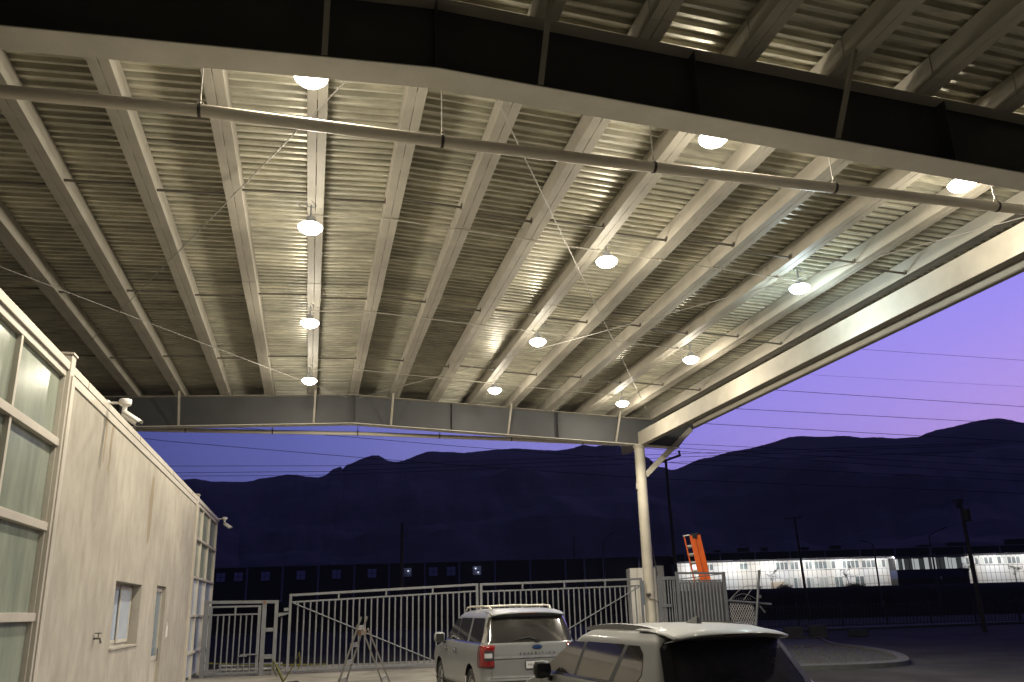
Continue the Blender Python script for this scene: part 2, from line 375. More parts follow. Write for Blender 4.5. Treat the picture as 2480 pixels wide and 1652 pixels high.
for i, (x, y, w_, h_, lb) in enumerate(((23.9, 37.2, .9, .62, 'dim concrete block nearest the yard, standing on the street edge'), (25.5, 37.5, .85, .66, 'middle one of three dim concrete blocks on the street edge'), (28.2, 37.9, 1.0, .35, 'low concrete block farthest from the parked cars'))):
    o = B(-w_/2, w_/2, -.2, .2, 0, h_).build('concrete_block', CONC, bevel=.03); o.location = (x, y, 0); o.rotation_euler = (0, 0, -YAW+.1*i)
    tag(o, lb, 'concrete block', 'concrete blocks on the street edge')

# ============================================================ canopy
XR, SL = 1.31, .048
PB, GB = 9.70, 8.605        # purlin underside / girder underside at the ridge
def zp(x): return PB-SL*abs(x-XR)
def zg(x): return GB-SL*abs(x-XR)
XL, XE, Y0, Y1 = -16.5, 15.0, -11.8, 31.4
PD, PW = .37, .315            # purlin depth, width
can = thing('steel_canopy', 'large cream steel canopy with ribbed metal roof over the parking yard', 'canopy')
# roof sheet
def roof_half(xa, xb):
    P = []; y = Y0; k = 0; ys = []
    rs = random.Random(5)
    while y < Y1:
        p_ = (.19, .21)[k % 2]; d_ = .066 if k % 5 else .10; dz = .004*mn.noise((y*.9, 1, 1)); w_ = .045+.012*(k % 3)
        for a, h in ((0, d_), (p_-w_-.022, d_), (p_-w_-.012, 0), (p_-.012, 0)): ys.append((y+a, h+dz))
        y += p_; k += 1
    for xk in range(9):
        x = xa+(xb-xa)*xk/8
        P.append([(x, yy, zp(x)+PD+h+.012+.004*mn.noise((x*.8, yy*.5, 4))) for yy, h in ys])
    return P
CLAMP_ = CLAMP
rf = MB(); rf.grid(roof_half(XL, XR)); rf.grid(roof_half(XR, XE+.15))
rfo = rf.build('roof_sheet', GALV, can)
so_ = rfo.modifiers.new('Solidify', 'SOLIDIFY'); so_.thickness = .004; so_.offset = 1
# purlins: two channels seam-welded toe to toe into a box, with a broken seam line
def purlin_bm():
    q = MB(); w = PW/2; g_ = .005; y = Y0+.1
    for s in (-1, 1):
        xa, xb = sorted((s*g_, s*w)); q.box(xa, xb, Y0+.1, Y1-.1, 0, PD)
    random.seed(3)
    while y < Y1-.5:             # stitch welds close the seam
        l_ = random.uniform(.10, .45); q.box(-g_, g_, y, y+l_, .001, .02); y += l_+random.uniform(.35, .75)
    for yy in (-1.3, 8.74, 18.9, 28.95):   # laps over the girders
        for s in (-1, 1):
            xa, xb = sorted((s*g_, s*(w+.008))); q.box(xa, xb, yy-.6, yy+.6, -.008, PD-.01)
    return q
pur = None
for i in range(-11, 9):
    x = XR+1.5*i
    if pur is None: pur = purlin_bm().build('purlin', STEEL, can, bevel=.008); o = pur
    else: o = pur.copy(); COL.objects.link(o)
    o.location = (x, 0, zp(x)); o.parent = can
# box eave beam between column heads
EBX, EBZ = 12.72, 8.05
B(EBX-.12, EBX+.12, Y0+.3, Y1-.6, EBZ, EBZ+.56).build('longitudinal_beam', STEEL, can, bevel=.012)
# eave strut, soffit and gutter at the roof edge
B(14.55, 14.80, Y0+.1, Y1-.1, zp(14.7)-.02, zp(14.7)+.30).build('eave_strut', STEEL, can, bevel=.01)
gt = MB(); GP = [(14.86, 9.34), (15.06, 9.30), (15.08, 8.92), (15.12, 8.90), (15.28, 8.90), (15.31, 8.93), (15.31, 9.26), (15.24, 9.32)]
for (xa, za), (xb, zb) in zip(GP, GP[1:]):
    gt.grid([[(xa, Y0, za), (xa, Y1, za)], [(xb, Y0, zb), (xb, Y1, zb)]])
gto = gt.build('gutter', STEEL, can); sm = gto.modifiers.new('Solidify', 'SOLIDIFY'); sm.thickness = .012
# girders
def girder(yc, first=False):
    G = thing('girder', None, None); G.parent = can; G.location = (0, yc, 0); del_keys = None
    xs = [XL+.3, XR, 12.9]
    tipx, tipz = 15.22, 9.0
    w = MB()     # web
    for a, b_ in ((xs[0], xs[1]), (xs[1], 12.9)):
        w.hexa([(a, -.008, zg(a)+.016), (b_, -.008, zg(b_)+.016), (b_, .008, zg(b_)+.016), (a, .008, zg(a)+.016), (a, -.008, zp(a)-.016), (b_, -.008, zp(b_)-.016), (b_, .008, zp(b_)-.016), (a, .008, zp(a)-.016)])
    w.hexa([(12.9, -.008, zg(12.9)+.016), (14.3, -.008, zg(14.3)+.02), (14.3, .008, zg(14.3)+.02), (12.9, .008, zg(12.9)+.016), (12.9, -.008, zp(12.9)-.016), (14.3, -.008, zp(14.3)-.016), (14.3, .008, zp(14.3)-.016), (12.9, .008, zp(12.9)-.016)])
    w.hexa([(14.3, -.008, zg(14.3)+.02), (tipx, -.008, zp(tipx)-.06), (tipx, .008, zp(tipx)-.06), (14.3, .008, zg(14.3)+.02), (14.3, -.008, zp(14.3)-.016), (tipx, -.008, zp(tipx)-.016), (tipx, .008, zp(tipx)-.016), (14.3, .008, zp(14.3)-.016)])
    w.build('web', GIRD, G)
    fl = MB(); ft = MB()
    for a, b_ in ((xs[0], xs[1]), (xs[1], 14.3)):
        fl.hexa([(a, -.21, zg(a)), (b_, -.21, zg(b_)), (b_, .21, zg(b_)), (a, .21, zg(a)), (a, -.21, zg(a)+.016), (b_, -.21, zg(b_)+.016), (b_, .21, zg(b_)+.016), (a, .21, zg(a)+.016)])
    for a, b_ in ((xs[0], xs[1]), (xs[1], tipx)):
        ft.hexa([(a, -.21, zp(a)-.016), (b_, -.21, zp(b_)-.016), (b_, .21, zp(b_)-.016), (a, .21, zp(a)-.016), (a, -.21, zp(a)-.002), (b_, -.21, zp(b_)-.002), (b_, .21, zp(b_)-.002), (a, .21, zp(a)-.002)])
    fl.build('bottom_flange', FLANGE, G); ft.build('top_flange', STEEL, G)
    for x in (XR, 5.0, -6.6, 9.2):
        MB().box(x-.006, x+.006, -.19, -.009, zg(x)+.018, zp(x)-.018).build('stiffener', GIRD, G)
    for x in (-4.65, -.1, 2.68, 7.15, 11.55):
        MB().bar((x, -.82, zp(x)+.02), (x-.02, -.215, zg(x)+.03), .075, .012, up=(1, 0, 0)).bar((x+.035, -.82, zp(x)+.02), (x+.015, -.215, zg(x)+.03), .008, .06, up=(1, 0, 0)).build('fly_brace', STEEL, G)
    return G
girder(8.74); girder(28.95); girder(-11.4)
# columns on the open side with cantilever struts
def column(yc):
    cx = 12.62
    c = MB().tube([(cx, yc, 0), (cx, yc, zg(cx))], .205, 32).build('column', STEEL, can, smooth=True)
    MB().tube([(cx, yc, 6.58), (cx, yc, 6.62)], .219, 32).build('weld_collar', STEEL, c, smooth=True)
    MB().lathe([(.205, 0), (.235, .06), (.30, .14)], (cx, yc, zg(cx)-.145), 32).build('cap_flare', STEEL, c, smooth=True)
    B(cx-.34, cx+.34, yc-.34, yc+.34, 0, .03).build('base_plate', STEEL, c)
    B(cx-.25, cx-.2, yc-.09, yc+.02, 6.3, 6.56).build('bracket', STEEL, c, bevel=.01)
    MB().bar((cx+.16, yc, 6.85), (14.95, yc, 8.80), .2, .2).build('cantilever_strut', STEEL, can, bevel=.012)
column(28.95); column(8.74)
# bridging angles between purlins in three rows
for yr in (14.0, 19.15, 24.3, 3.6):
    for i in range(-8, 8):
        xa, xb = XR+1.5*i+PW/2, XR+1.5*(i+1)-PW/2; st_ = .22*((i % 2)-.5)
        q = MB(); z0_, z1_ = zp(xa)+.02, zp(xb)+.02
        y = yr+(.16 if i % 2 else -.02)
        q.hexa([(xa, y, z0_), (xb, y, z1_), (xb, y+.03, z1_), (xa, y+.03, z0_), (xa, y, z0_+.006), (xb, y, z1_+.006), (xb, y+.03, z1_+.006), (xa, y+.03, z0_+.006)])
        q.hexa([(xa, y, z0_+.006), (xb, y, z1_+.006), (xb, y+.005, z1_+.006), (xa, y+.005, z0_+.006), (xa, y, z0_+.04), (xb, y, z1_+.04), (xb, y+.005, z1_+.04), (xa, y+.005, z0_+.04)])
        q.box(xb-.02, xb-.001, y-.02, y+.07, z1_, z1_+.10)
        q.build('bridging_angle', BRIDGE, can)
# wind bracing rods
def rod(a, b_):
    MB().tube([a, b_], .011, 8).build('brace_rod', ROD, can, smooth=True)
zr = PB-.17
def zb(x): return zp(x)-.12
rod((.9, 8.95, zb(.9)), (-9.3, 28.75, zb(-9.3)))
rod((1.75, 8.95, zb(1.75)), (13.2, 28.75, zb(13.2)))
rod((1.5, 28.75, zb(1.5)), (14.6, 8.95, zb(14.6)))
rod((1.05, 28.75, zb(1.05)), (-12.6, 8.95, zb(-12.6)))

# ------------------------------------------------------------ high bay lamps
LGLOW = mat('lamp_glow_warm', (1, .95, .85), .4, emis=((1, .94, .80), 22.0))
LGLOWC = mat('lamp_glow_cool', (.9, 1, 1), .4, emis=((.76, .97, 1.0), 22.0))
LBODY = mat('lamp_housing', (.35, .35, .36), .4, .5)
def lamp_light(cool=False):
    k = 'cool' if cool else 'warm'
    ld = bpy.data.lights.new('lamp_'+k, 'POINT'); ld.energy = LP; ld.shadow_soft_size = .13
    ld.color = (.80, .97, 1.0) if cool else (1, .905, .73)
    ld.use_nodes = True; t = ld.node_tree; em = t.nodes['Emission']
    tx = t.nodes.new('ShaderNodeTexCoord'); sp = t.nodes.new('ShaderNodeSeparateXYZ'); t.links.new(tx.outputs['Normal'], sp.inputs[0])
    mr = t.nodes.new('ShaderNodeMapRange'); mr.inputs[1].default_value = -DOWN_SIGN; mr.inputs[2].default_value = DOWN_SIGN   # 0 = straight up, 1 = straight down
    t.links.new(sp.outputs['Z'], mr.inputs[0])
    rp = t.nodes.new('ShaderNodeValToRGB'); t.links.new(mr.outputs[0], rp.inputs[0]); c = rp.color_ramp
    BAT = ((0, .022), (.2, .045), (.35, .09), (.5, .13), (.62, .13), (.70, .17), (.77, .60), (.86, 1.), (.93, .40), (.975, .09), (1, .04))
    c.elements[0].position = 0; c.elements[0].color = (BAT[0][1],)*3+(1,); c.elements[1].position = 1; c.elements[1].color = (BAT[-1][1],)*3+(1,)
    for p_, v_ in BAT[1:-1]:
        e = c.elements.new(p_); e.color = (v_, v_, v_, 1)
    t.links.new(rp.outputs[0], em.inputs['Strength'])
    return ld
LP, DOWN_SIGN = 1600, -1
LW, LC = lamp_light(), lamp_light(True)
def make_lamp(glow, ld):
    t = thing('high_bay_lamp', None, 'lamp')
    MB().lathe([(.0, -.10), (.09, -.092), (.17, -.055), (.225, .0), (.235, .035), (.20, .07), (.13, .09)], (0, 0, 0), 32).build('lens', glow, t, smooth=True)
    MB().lathe([(.15, .085), (.14, .11), (.10, .14), (.085, .16), (.08, .24), (.0, .245)], (0, 0, 0), 32).build('housing', LBODY, t, smooth=True)
    MB().tube([(0, 0, .24), (0, 0, .50)], .018, 8).build('stem', LBODY, t, smooth=True)
    hk = MB(); hk.tube([(.09*math.cos(a), 0, .50+.04*math.sin(a)) for a in [2*math.pi*k/16 for k in range(17)]], .010, 6)
    hk.tube([(-.30+.03*k, .14*math.sin(k*.5), .53+.02*math.sin(k)) for k in range(0, 19)], .008, 6)
    hk.build('hook', LBODY, t, smooth=True)
    lo = bpy.data.objects.new('lamp_light', ld); COL.objects.link(lo); lo.parent = t; lo.location = (0, 0, -.22)
    return t
LAMPS = [(-.27, 9.72, 'warm', 'round hanging lamp under the near girder above the grey pipe, over the office side'),
 (-.27, 14.35, 'warm', 'biggest looking glowing lamp of the row beside the office, second from the near girder'),
 (-.27, 19.75, 'warm', 'glowing lamp third along the row beside the office'),
 (-.27, 25.15, 'warm', 'glowing lamp of the office side row nearest the far girder'),
 (6.0, 9.95, 'warm', 'round lamp tucked under the near girder midway between office and roof edge'),
 (5.98, 14.75, 'warm', 'large glowing lamp second along the middle row, beside a hook and conduit'),
 (5.96, 20.2, 'warm', 'glowing lamp third along the middle row where two bracing rods come close'),
 (5.9, 25.4, 'warm', 'glowing lamp of the middle row nearest the far girder'),
 (11.05, 10.25, 'warm', 'small looking lamp under the near girder by the open roof edge'),
 (10.98, 15.15, 'cool', 'bluish white lamp, the only cool one under the canopy'),
 (10.96, 20.8, 'warm', 'glowing lamp third along the open side row'),
 (10.88, 26.2, 'warm', 'glowing lamp of the open side row closest to the round column')]
proto = {'warm': make_lamp(LGLOW, LW), 'cool': make_lamp(LGLOWC, LC)}; used = set()
for x, y, k, lb in LAMPS:
    t = copy_tree(proto[k]) if k in used else proto[k]; used.add(k)
    t.location = (x, y, (9.10 if x < 10 else 9.02)+(-.015 if y < 11 else 0)); tag(t, lb, 'lamp', 'high bay lamps under the canopy'); t.rotation_euler = (0, 0, random.uniform(-.4, .4))
# conduits feeding the lamps
for y, lb in ((14.75, 'thin electrical conduit crossing under the purlins at the second lamps'), (20.1, 'thin electrical conduit crossing under the purlins at the third lamps'), (25.5, 'thin electrical conduit under the purlins nearest the far girder')):
    q = MB(); q.tube([(-.27, y, zp(-.27)-.03), (XR, y, zp(XR)-.03), (11.0, y+.35, zp(11)-.03)], .013, 8)
    for i in range(-1, 7):
        x = XR+1.5*i+.05
        if x < -.3: continue
        q.box(x-.015, x+.015, y-.03+.35*(x-XR)/9.7*(x > XR), y+.03+.35*(x-XR)/9.7*(x > XR), zp(x)-.046, zp(x)-.002)
    tag(q.build('electrical_conduit', STEEL, smooth=True), lb, 'conduit', 'conduits between the lamps')

# ------------------------------------------------------------ suspended pipes
def pipe(pts, r_, hangers, couplings, label, ztop, name='drain_pipe'):
    t = thing(name, label, 'pipe')
    MB().tube(pts, r_, 28).build('pipe_run', PVC, t, smooth=True)
    P = [Vector(p) for p in pts]
    def at(x):
        for a, b_ in zip(P, P[1:]):
            if a.x <= x <= b_.x: return a.lerp(b_, (x-a.x)/(b_.x-a.x))
        return P[-1]
    for x, w_ in couplings:
        a = at(x-w_/2); b_ = at(x+w_/2); MB().tube([a, b_], r_*1.07, 28).build('coupling', PVC, t, smooth=True)
    for x in hangers:
        c = at(x); ring = MB().tube([c-Vector((.02, 0, 0)), c+Vector((.02, 0, 0))], r_*1.10, 28).build('clamp', CLAMP, t, smooth=True)
        zt = ztop(x)
        q = MB(); q.tube([c+Vector((0, 0, r_)), Vector((c.x-.01, c.y, zt))], .009, 8); q.build('hanger_rod', ROD, ring, smooth=True)
        q = MB(); a0 = c+Vector((0, -.02, r_*1.0)); q.tube([a0+Vector((-.045, 0, 0)), a0+Vector((0, 0, .075)), a0+Vector((.045, 0, 0))], .009, 6); q.tube([a0+Vector((0, 0, .05)), a0+Vector((0, 0, .11))], .016, 8)
        q.build('swivel', STEEL, ring, smooth=True)
    return t
pipe([(-16, 9.5, 8.12), (-3.91, 9.5, 8.17), (-1.61, 9.5, 8.225), (1.55, 9.5, 8.18), (5, 9.5, 8.16), (16, 9.5, 8.17)], .082,
     (-5.0, -1.63, 1.53, 4.69, 7.75, 10.85, 14), ((2.92, .30), (10.55, .22)), 'long pale round pipe hanging across the near bay on steel rods', lambda x: zp(x))
pipe([(-16, 30, 8.40), (-6.2, 30, 8.43), (1.55, 30, 8.49), (7.6, 30, 8.42), (12.2, 30, 8.33), (14.2, 30, 8.26)], .075,
     (-7.7, -4.6, -1.57, 1.55, 4.7, 7.6, 10.6), ((-5.0, .22), (2.75, .25), (9.2, .2)), 'pale round pipe slung just beyond the far girder against the sky', lambda x: zp(x))

# ============================================================ office building on the left
XW = -3.54
ZT = 5.55
off = thing('office_building', 'low office building with pale rain streaked stucco wall and frosted glazing', 'building', (0, 0, 0))
wl = MB(); T = .3
def wbox(y0, y1, z0, z1): wl.box(XW-T, XW, y0, y1, z0, z1)
wbox(12.42, 16.68, 0, ZT-.12); wbox(16.68, 19.15, 0, 1.41); wbox(16.68, 19.15, 2.63, ZT-.12); wbox(19.15, 21.0, 0, ZT-.12)
wbox(21.0, 22.3, 2.68, ZT-.12); wbox(22.3, 26.42, 0, ZT-.12)
wl.build('wall', STUCCO, off)
B(-14, XW-T-.3, .5, 32.4, 0, ZT-.5).build('building_core', mat('dull_render', (.2, .19, .17), .9), off)
cp = MB(); cp.box(XW-.32, XW+.035, 0, 32.75, ZT-.12, ZT); cp.box(XW-.02, XW+.022, 12.42, 26.42, ZT-.26, ZT-.121); cp.build('parapet_cap', ALU, off, bevel=.006)
cj = MB()
for y in (5.1, 8.2, 13.2, 17.3, 21.6, 25.1): cj.box(XW+.036, XW+.039, y-.008, y+.008, ZT-.118, ZT-.004)
cj.build('cap_joint', GROY, off)
# corner posts / rain pipes
for y, h_ in ((12.27, ZT+.12), (26.55, ZT+.06)):
    p_ = B(XW-.1, XW+.05, y-.11, y+.09, 0, h_).build('corner_post', ALU, off, bevel=.008)
    B(XW-.12, XW+.07, y-.13, y+.11, h_, h_+.03).build('post_cap', ALU, p_)
    B(XW+.052, XW+.07, y-.04, y+.11, 0, h_-.3).build('edge_trim', ALU, p_)
def glazing(ys, zs, tw, deep):
    Gz = thing('glazed_screen', None, None); Gz.parent = off
    fr = MB()
    fr.box(XW-.10, XW+.0, ys[0]-.05, ys[-1]+.05, ZT-.22, ZT-.121)
    for z in zs[1:-1]: fr.box(XW-.09, XW+.02, ys[0], ys[-1], z-tw/2, z+tw/2)
    for y in ys: fr.box(XW-.09, XW-.003, y-.035, y+.035, .0, ZT-.221)
    fr.build('frame', ALU, Gz, bevel=.004)
    for a, b_ in zip(ys, ys[1:]):
        for z0, z1 in zip(zs, zs[1:]):
            B(XW-.075, XW-.067, a+.036, b_-.036, z0+tw/2, z1-tw/2).build('pane', deep(a, z0), Gz)
glazing([.8, 2.7, 4.6, 6.5, 8.4, 10.33, 12.16], [.05, .82, 1.99, 3.18, 4.36, ZT-.17], .11, lambda a, z: PANE)
glazing([26.65, 28.45, 30.4, 32.65], [.05, .82, 1.95, 3.13, 4.33, ZT-.17], .07, lambda a, z: PANE if z > 3 else MATS['blue_film_glass'])
B(XW-.3, XW-.003, 32.69, 32.75, 0, ZT-.121).build('end_trim', ALU, off)
# sliding window
wn = thing('sliding_window', None, None); wn.parent = off
y0, y1, z0, z1 = 16.68, 19.15, 1.41, 2.63; xi = XW-.22
q = MB(); q.box(xi-.05, xi, y0, y1, z0, z0+.05); q.box(xi-.05, xi, y0, y1, z1-.05, z1); q.box(xi-.05, xi, y0, y0+.05, z0+.05, z1-.05); q.box(xi-.05, xi, y1-.05, y1, z0+.05, z1-.05)
q.build('frame', ALU, wn)
ym = 18.12
for a, b_, dx in ((y0+.06, ym+.1, -.012), (ym-.06, y1-.06, .02)):
    s_ = MB(); x_ = xi+dx; s_.box(x_, x_+.025, a, a+.055, z0+.055, z1-.055); s_.box(x_, x_+.025, b_-.055, b_, z0+.055, z1-.055); s_.box(x_, x_+.025, a+.055, b_-.055, z0+.055, z0+.12); s_.box(x_, x_+.025, a+.055, b_-.055, z1-.12, z1-.055)
    so2 = s_.build('sash', ALU, wn); B(x_+.008, x_+.014, a+.056, b_-.056, z0+.121, z1-.121).build('pane', BLUEG, wn)
B(XW-.16, XW+.03, y0-.02, y1+.02, z0-.035, z0-.001).build('sill', STUCCO, wn)
B(xi-.08, xi-.052, y0, y1, z0, z1).build('blind', mat('blind_grey', (.30, .32, .38), .8), wn)
# door
dr = thing('glass_door', None, None); dr.parent = off
y0, y1, z1 = 21.0, 22.3, 2.68; xi = XW-.09
q = MB(); q.box(xi-.05, xi, y0, y0+.07, 0, z1); q.box(xi-.05, xi, y1-.07, y1, 0, z1); q.box(xi-.05, xi, y0+.07, y1-.07, z1-.13, z1); q.box(xi-.05, xi, y0+.07, y1-.07, .93, 1.03); q.box(xi-.05, xi, y0+.07, y1-.07, 0, .12)
q.build('frame', ALU, dr)
B(xi-.03, xi-.02, y0+.071, y1-.071, 1.031, z1-.131).build('pane', DOORG, dr); B(xi-.03, xi-.02, y0+.071, y1-.071, .121, .929).build('kick_panel', ALU, dr)
MB().tube([(xi+.03, y1-.12, .9), (xi+.03, y1-.12, 1.2)], .014, 8).build('handle', CHROME, dr)
# switch plate and wall tap
q = MB(); q.box(XW+.001, XW+.014, 22.66, 22.94, 1.38, 1.80); q.build('intercom_plate', ALU, off, bevel=.004)
q = MB(); q.box(XW+.015, XW+.03, 22.71, 22.78, 1.45, 1.72); q.box(XW+.015, XW+.03, 22.82, 22.89, 1.45, 1.72); q.build('switch', WHITEP, off)
q = MB(); q.tube([(XW, 15.45, 1.62), (XW+.10, 15.45, 1.62), (XW+.12, 15.45, 1.54)], .018, 8); q.tube([(XW+.07, 15.45, 1.62), (XW+.07, 15.45, 1.70)], .008, 6); q.box(XW+.02, XW+.12, 15.42, 15.48, 1.70, 1.715)
q.build('tap', CLAMP, off, smooth=True)

# cameras on the parapet
def camera_thing(loc, rz, sc, label):
    t = thing('security_camera', label, 'security camera', loc, rz, 'white security cameras on the office parapet'); t.scale = (sc,)*3
    MB().tube([(-.26, 0, .0), (-.08, 0, .0)], .022, 12).box(-.30, -.26, -.05, .05, -.05, .05).build('arm', WHITEP, t, smooth=True)
    MB().lathe([(0, -.055), (.07, -.055), (.098, -.035), (.105, .0), (.105, .045), (.095, .06), (0, .062)], (.02, 0, .0), 28).build('junction_box', WHITEP, t, smooth=True)
    MB().lathe([(0, .012), (.028, .01), (.03, 0)], (.02, -.104, .0), 16, axis='y').build('screw_cover', ALU, t, smooth=True)
    MB().tube([(.02, 0, -.055), (.02, 0, -.17)], .04, 16).build('neck', WHITEP, t, smooth=True)
    M = Matrix.Translation((.04, 0, -.17)) @ Matrix.Rotation(R(34), 4, 'Y')
    bd = MB(); n = 20
    P = []
    for x_, s_ in ((-.02, .75), (.0, 1), (.29, 1), (.30, .96)):
        P.append([tuple(M @ Vector((x_, .062*s_*math.cos(2*math.pi*k/n), -.035+.062*s_*math.sin(2*math.pi*k/n)))) for k in range(n+1)])
    bd.grid(P, flip=True); e_ = len(bd.v); bd.f.append(tuple(e_-n-1+k for k in range(n))); bd.f.append(tuple(reversed(range(n))))
    body = bd.build('camera_body', WHITEP, t, smooth=True)
    ln = MB(); ln.v = [tuple(M @ Vector((.304, .045*math.cos(2*math.pi*k/16), -.035+.045*math.sin(2*math.pi*k/16)))) for k in range(16)]; ln.f = [tuple(range(16))]; ln.build('lens_glass', CGLASS, body)
    hd = MB(); P = []
    for x_ in (-.02, .34): P.append([tuple(M @ Vector((x_, .075*math.sin(a), -.035+.07*math.cos(a)))) for a in [R(-75+15*k) for k in range(11)]])
    hd.grid(P); ho = hd.build('sun_shield', WHITEP, t, smooth=True); s2 = ho.modifiers.new('Solidify', 'SOLIDIFY'); s2.thickness = .006
    return t
camera_thing((XW+.27, 14.55, 5.56), R(-12), 1.0, 'white bullet security camera jutting from the parapet over the stained stucco')
camera_thing((XW+.27, 32.2, 5.50), R(-12), .95, 'small white security camera at the far corner of the office, against the dark hill')

# ============================================================ gates
GY = 28.72
def bars_from(t, xs, ztop, zbot, y, r_=.028, name='bar', m_=None):
    base = None
    for x in xs:
        zt = ztop(x); L_ = zt-zbot
        o = MB().tube([(x, y, zbot), (x, y, zt)], r_, 8).build(name, m_ or FENCE, t, smooth=True)
def gate_leaf(name, label, x0, x1, zt0, zt1, drop, nb, posts, zb_=.09):
    t = thing(name, label, 'gate', (0, 0, 0), 0, 'sliding gate leaves'); zt = lambda x: zt0+(zt1-zt0)*(x-x0)/(x1-x0)
    f = .045
    q = MB()
    q.bar((x0+f, GY, zb_), (x0+f, GY, zt(x0)), .09, .06, up=(0, 1, 0)); q.bar((x1-f, GY, zb_), (x1-f, GY, zt(x1)), .09, .06, up=(0, 1, 0))
    q.bar((x0+2*f, GY, zt(x0)-.04), (x1-2*f, GY, zt(x1)-.04), .06, .08); q.bar((x0+2*f, GY, zb_+.04), (x1-2*f, GY, zb_+.04), .06, .08)
    q.build('frame', FENCE, t, bevel=.006)
    q = MB().bar((x0+2*f, GY, zt(x0)-drop), (x1-2*f, GY, zt(x1)-drop), .055, .055); q.build('sub_rail', FENCE, t, bevel=.006)
    for x in posts: MB().bar((x, GY, zt(x)-drop+.03), (x, GY, zt(x)-.082), .055, .05, up=(0, 1, 0)).build('short_post', FENCE, t, bevel=.005)
    st_ = (x1-x0-4*f)/(nb+1)
    bars_from(t, [x0+2*f+st_*(i+1) for i in range(nb)], lambda x: zt(x)-drop-.028, zb_+.08, GY)
    return t
l1 = gate_leaf('gate_leaf', 'wide barred gate leaf between the side gate and the large SUV, brace sloping down', -.64, 5.90, 2.58, 2.81, .27, 30, (1.0, 2.62, 4.25))
MB().tube([(-.50, GY-.05, 2.28), (4.55, GY-.05, .13)], .02, 8).build('brace_bar', FENCE, l1, smooth=True)
l2 = gate_leaf('gate_leaf', 'wide barred gate leaf ending at the round column, behind the large SUV', 5.96, 12.24, 2.81, 2.90, .29, 29, (7.55, 9.15, 10.75))
MB().tube([(12.12, GY-.05, 2.58), (7.2, GY-.05, .13)], .02, 8).build('brace_bar', FENCE, l2, smooth=True)
# pedestrian gate
pg = thing('pedestrian_gate', 'narrow barred side gate in a steel frame beside the office corner', 'gate')
zt = 2.40
q = MB(); q.box(-3.34, -3.20, GY-.05, GY+.05, 0, zt-.09); q.box(-1.50, -1.36, GY-.05, GY+.05, 0, zt-.115); q.box(-1.10, -.98, GY-.05, GY+.05, 0, zt-.115)
q.bar((-3.34, GY, zt-.035), (-.98, GY, zt-.065), .1, .1); q.box(-1.36, -1.10, GY-.04, GY+.04, 1.38, 1.50); q.box(-1.36, -1.10, GY-.04, GY+.04, .52, .66)
q.build('frame', FENCE, pg, bevel=.008)
q = MB(); q.box(-3.17, -3.07, GY-.035, GY+.035, .08, zt-.16); q.box(-1.63, -1.53, GY-.035, GY+.035, .08, zt-.16); q.box(-3.07, -1.63, GY-.03, GY+.03, zt-.22, zt-.16); q.box(-3.07, -1.63, GY-.03, GY+.03, zt-.47, zt-.42); q.box(-2.38, -2.32, GY-.028, GY+.028, zt-.42, zt-.22); q.box(-3.07, -1.63, GY-.03, GY+.03, .08, .15)
lf = q.build('gate_door', FENCE, pg, bevel=.006)
bars_from(lf, [-3.07+.18*(i+1) for i in range(7)], lambda x: zt-.47, .15, GY, .024)
B(-1.47, -1.40, GY-.06, GY-.052, zt-.13, zt-.03).build('rust_patch', RUST, pg)
q = MB(); q.box(-2.1, -1.55, GY-.09, GY-.04, .66, .70); q.box(-2.15, -1.9, GY-.1, GY-.04, .62, .66); q.build('latch', FENCE, pg)
# gate stop hardware
t = thing('gate_stop_post', 'short steel post with angled catch bracket between the side gate and the wide gate', 'gate hardware')
MB().prism([(-.97, 1.98), (-.97, 1.84), (-.62, 1.94), (-.60, 1.97)], .05, (0, GY+.02, 0), ((1, 0, 0), (0, 0, 1))).build('catch_bracket', FENCE, t)
B(-.80, -.65, GY-.06, GY+.04, 2.02, 2.13).build('catch_box', FENCE, t, bevel=.01)
MB().tube([(-.86, GY+.1, 0), (-.86, GY+.1, 1.84)], .028, 8).build('bar', FENCE, t, smooth=True)
# fixed panel beside the column
t = thing('fence_panel', 'short barred fence panel directly beside the round column', 'fence')
q = MB(); q.box(12.86, 12.98, GY-.04, GY+.04, 0, 2.93); q.box(12.98, 13.62, GY-.035, GY+.035, 2.80, 2.93); q.box(12.98, 13.35, GY-.07, GY-.04, 1.80, 1.92); q.build('frame', FENCE, t, bevel=.006)
bars_from(t, [13.05, 13.17, 13.29, 13.40, 13.5, 13.57], lambda x: 2.80, .05, GY)
# tall barred leaf standing open, two layers
t = thing('tall_gate_leaf', 'tall barred gate leaf between the column and the chain link panel, ladder behind', 'gate')
q = MB(); q.box(13.64, 13.76, GY-.04, GY+.04, 0, 3.10); q.box(15.62, 15.74, GY-.04, GY+.04, 0, 3.07); q.bar((13.76, GY, 3.05), (15.62, GY, 3.02), .06, .08); q.bar((13.76, GY, 2.76), (15.62, GY, 2.76), .05, .05); q.bar((13.76, GY, 2.82), (15.60, GY, 2.99), .03, .035)
q.build('frame', FENCE, t, bevel=.006)
bars_from(t, [13.76+.145*(i+.9) for i in range(12)], lambda x: 2.735, .08, GY, .042)
q = MB(); q.box(13.9, 15.9, GY+.32, GY+.37, 2.66, 2.72); q.build('rear_rail', FENCE, t)
bars_from(t, [13.95+.15*i for i in range(13)], lambda x: 2.66, .05, GY+.345, .04, 'rear_bar')
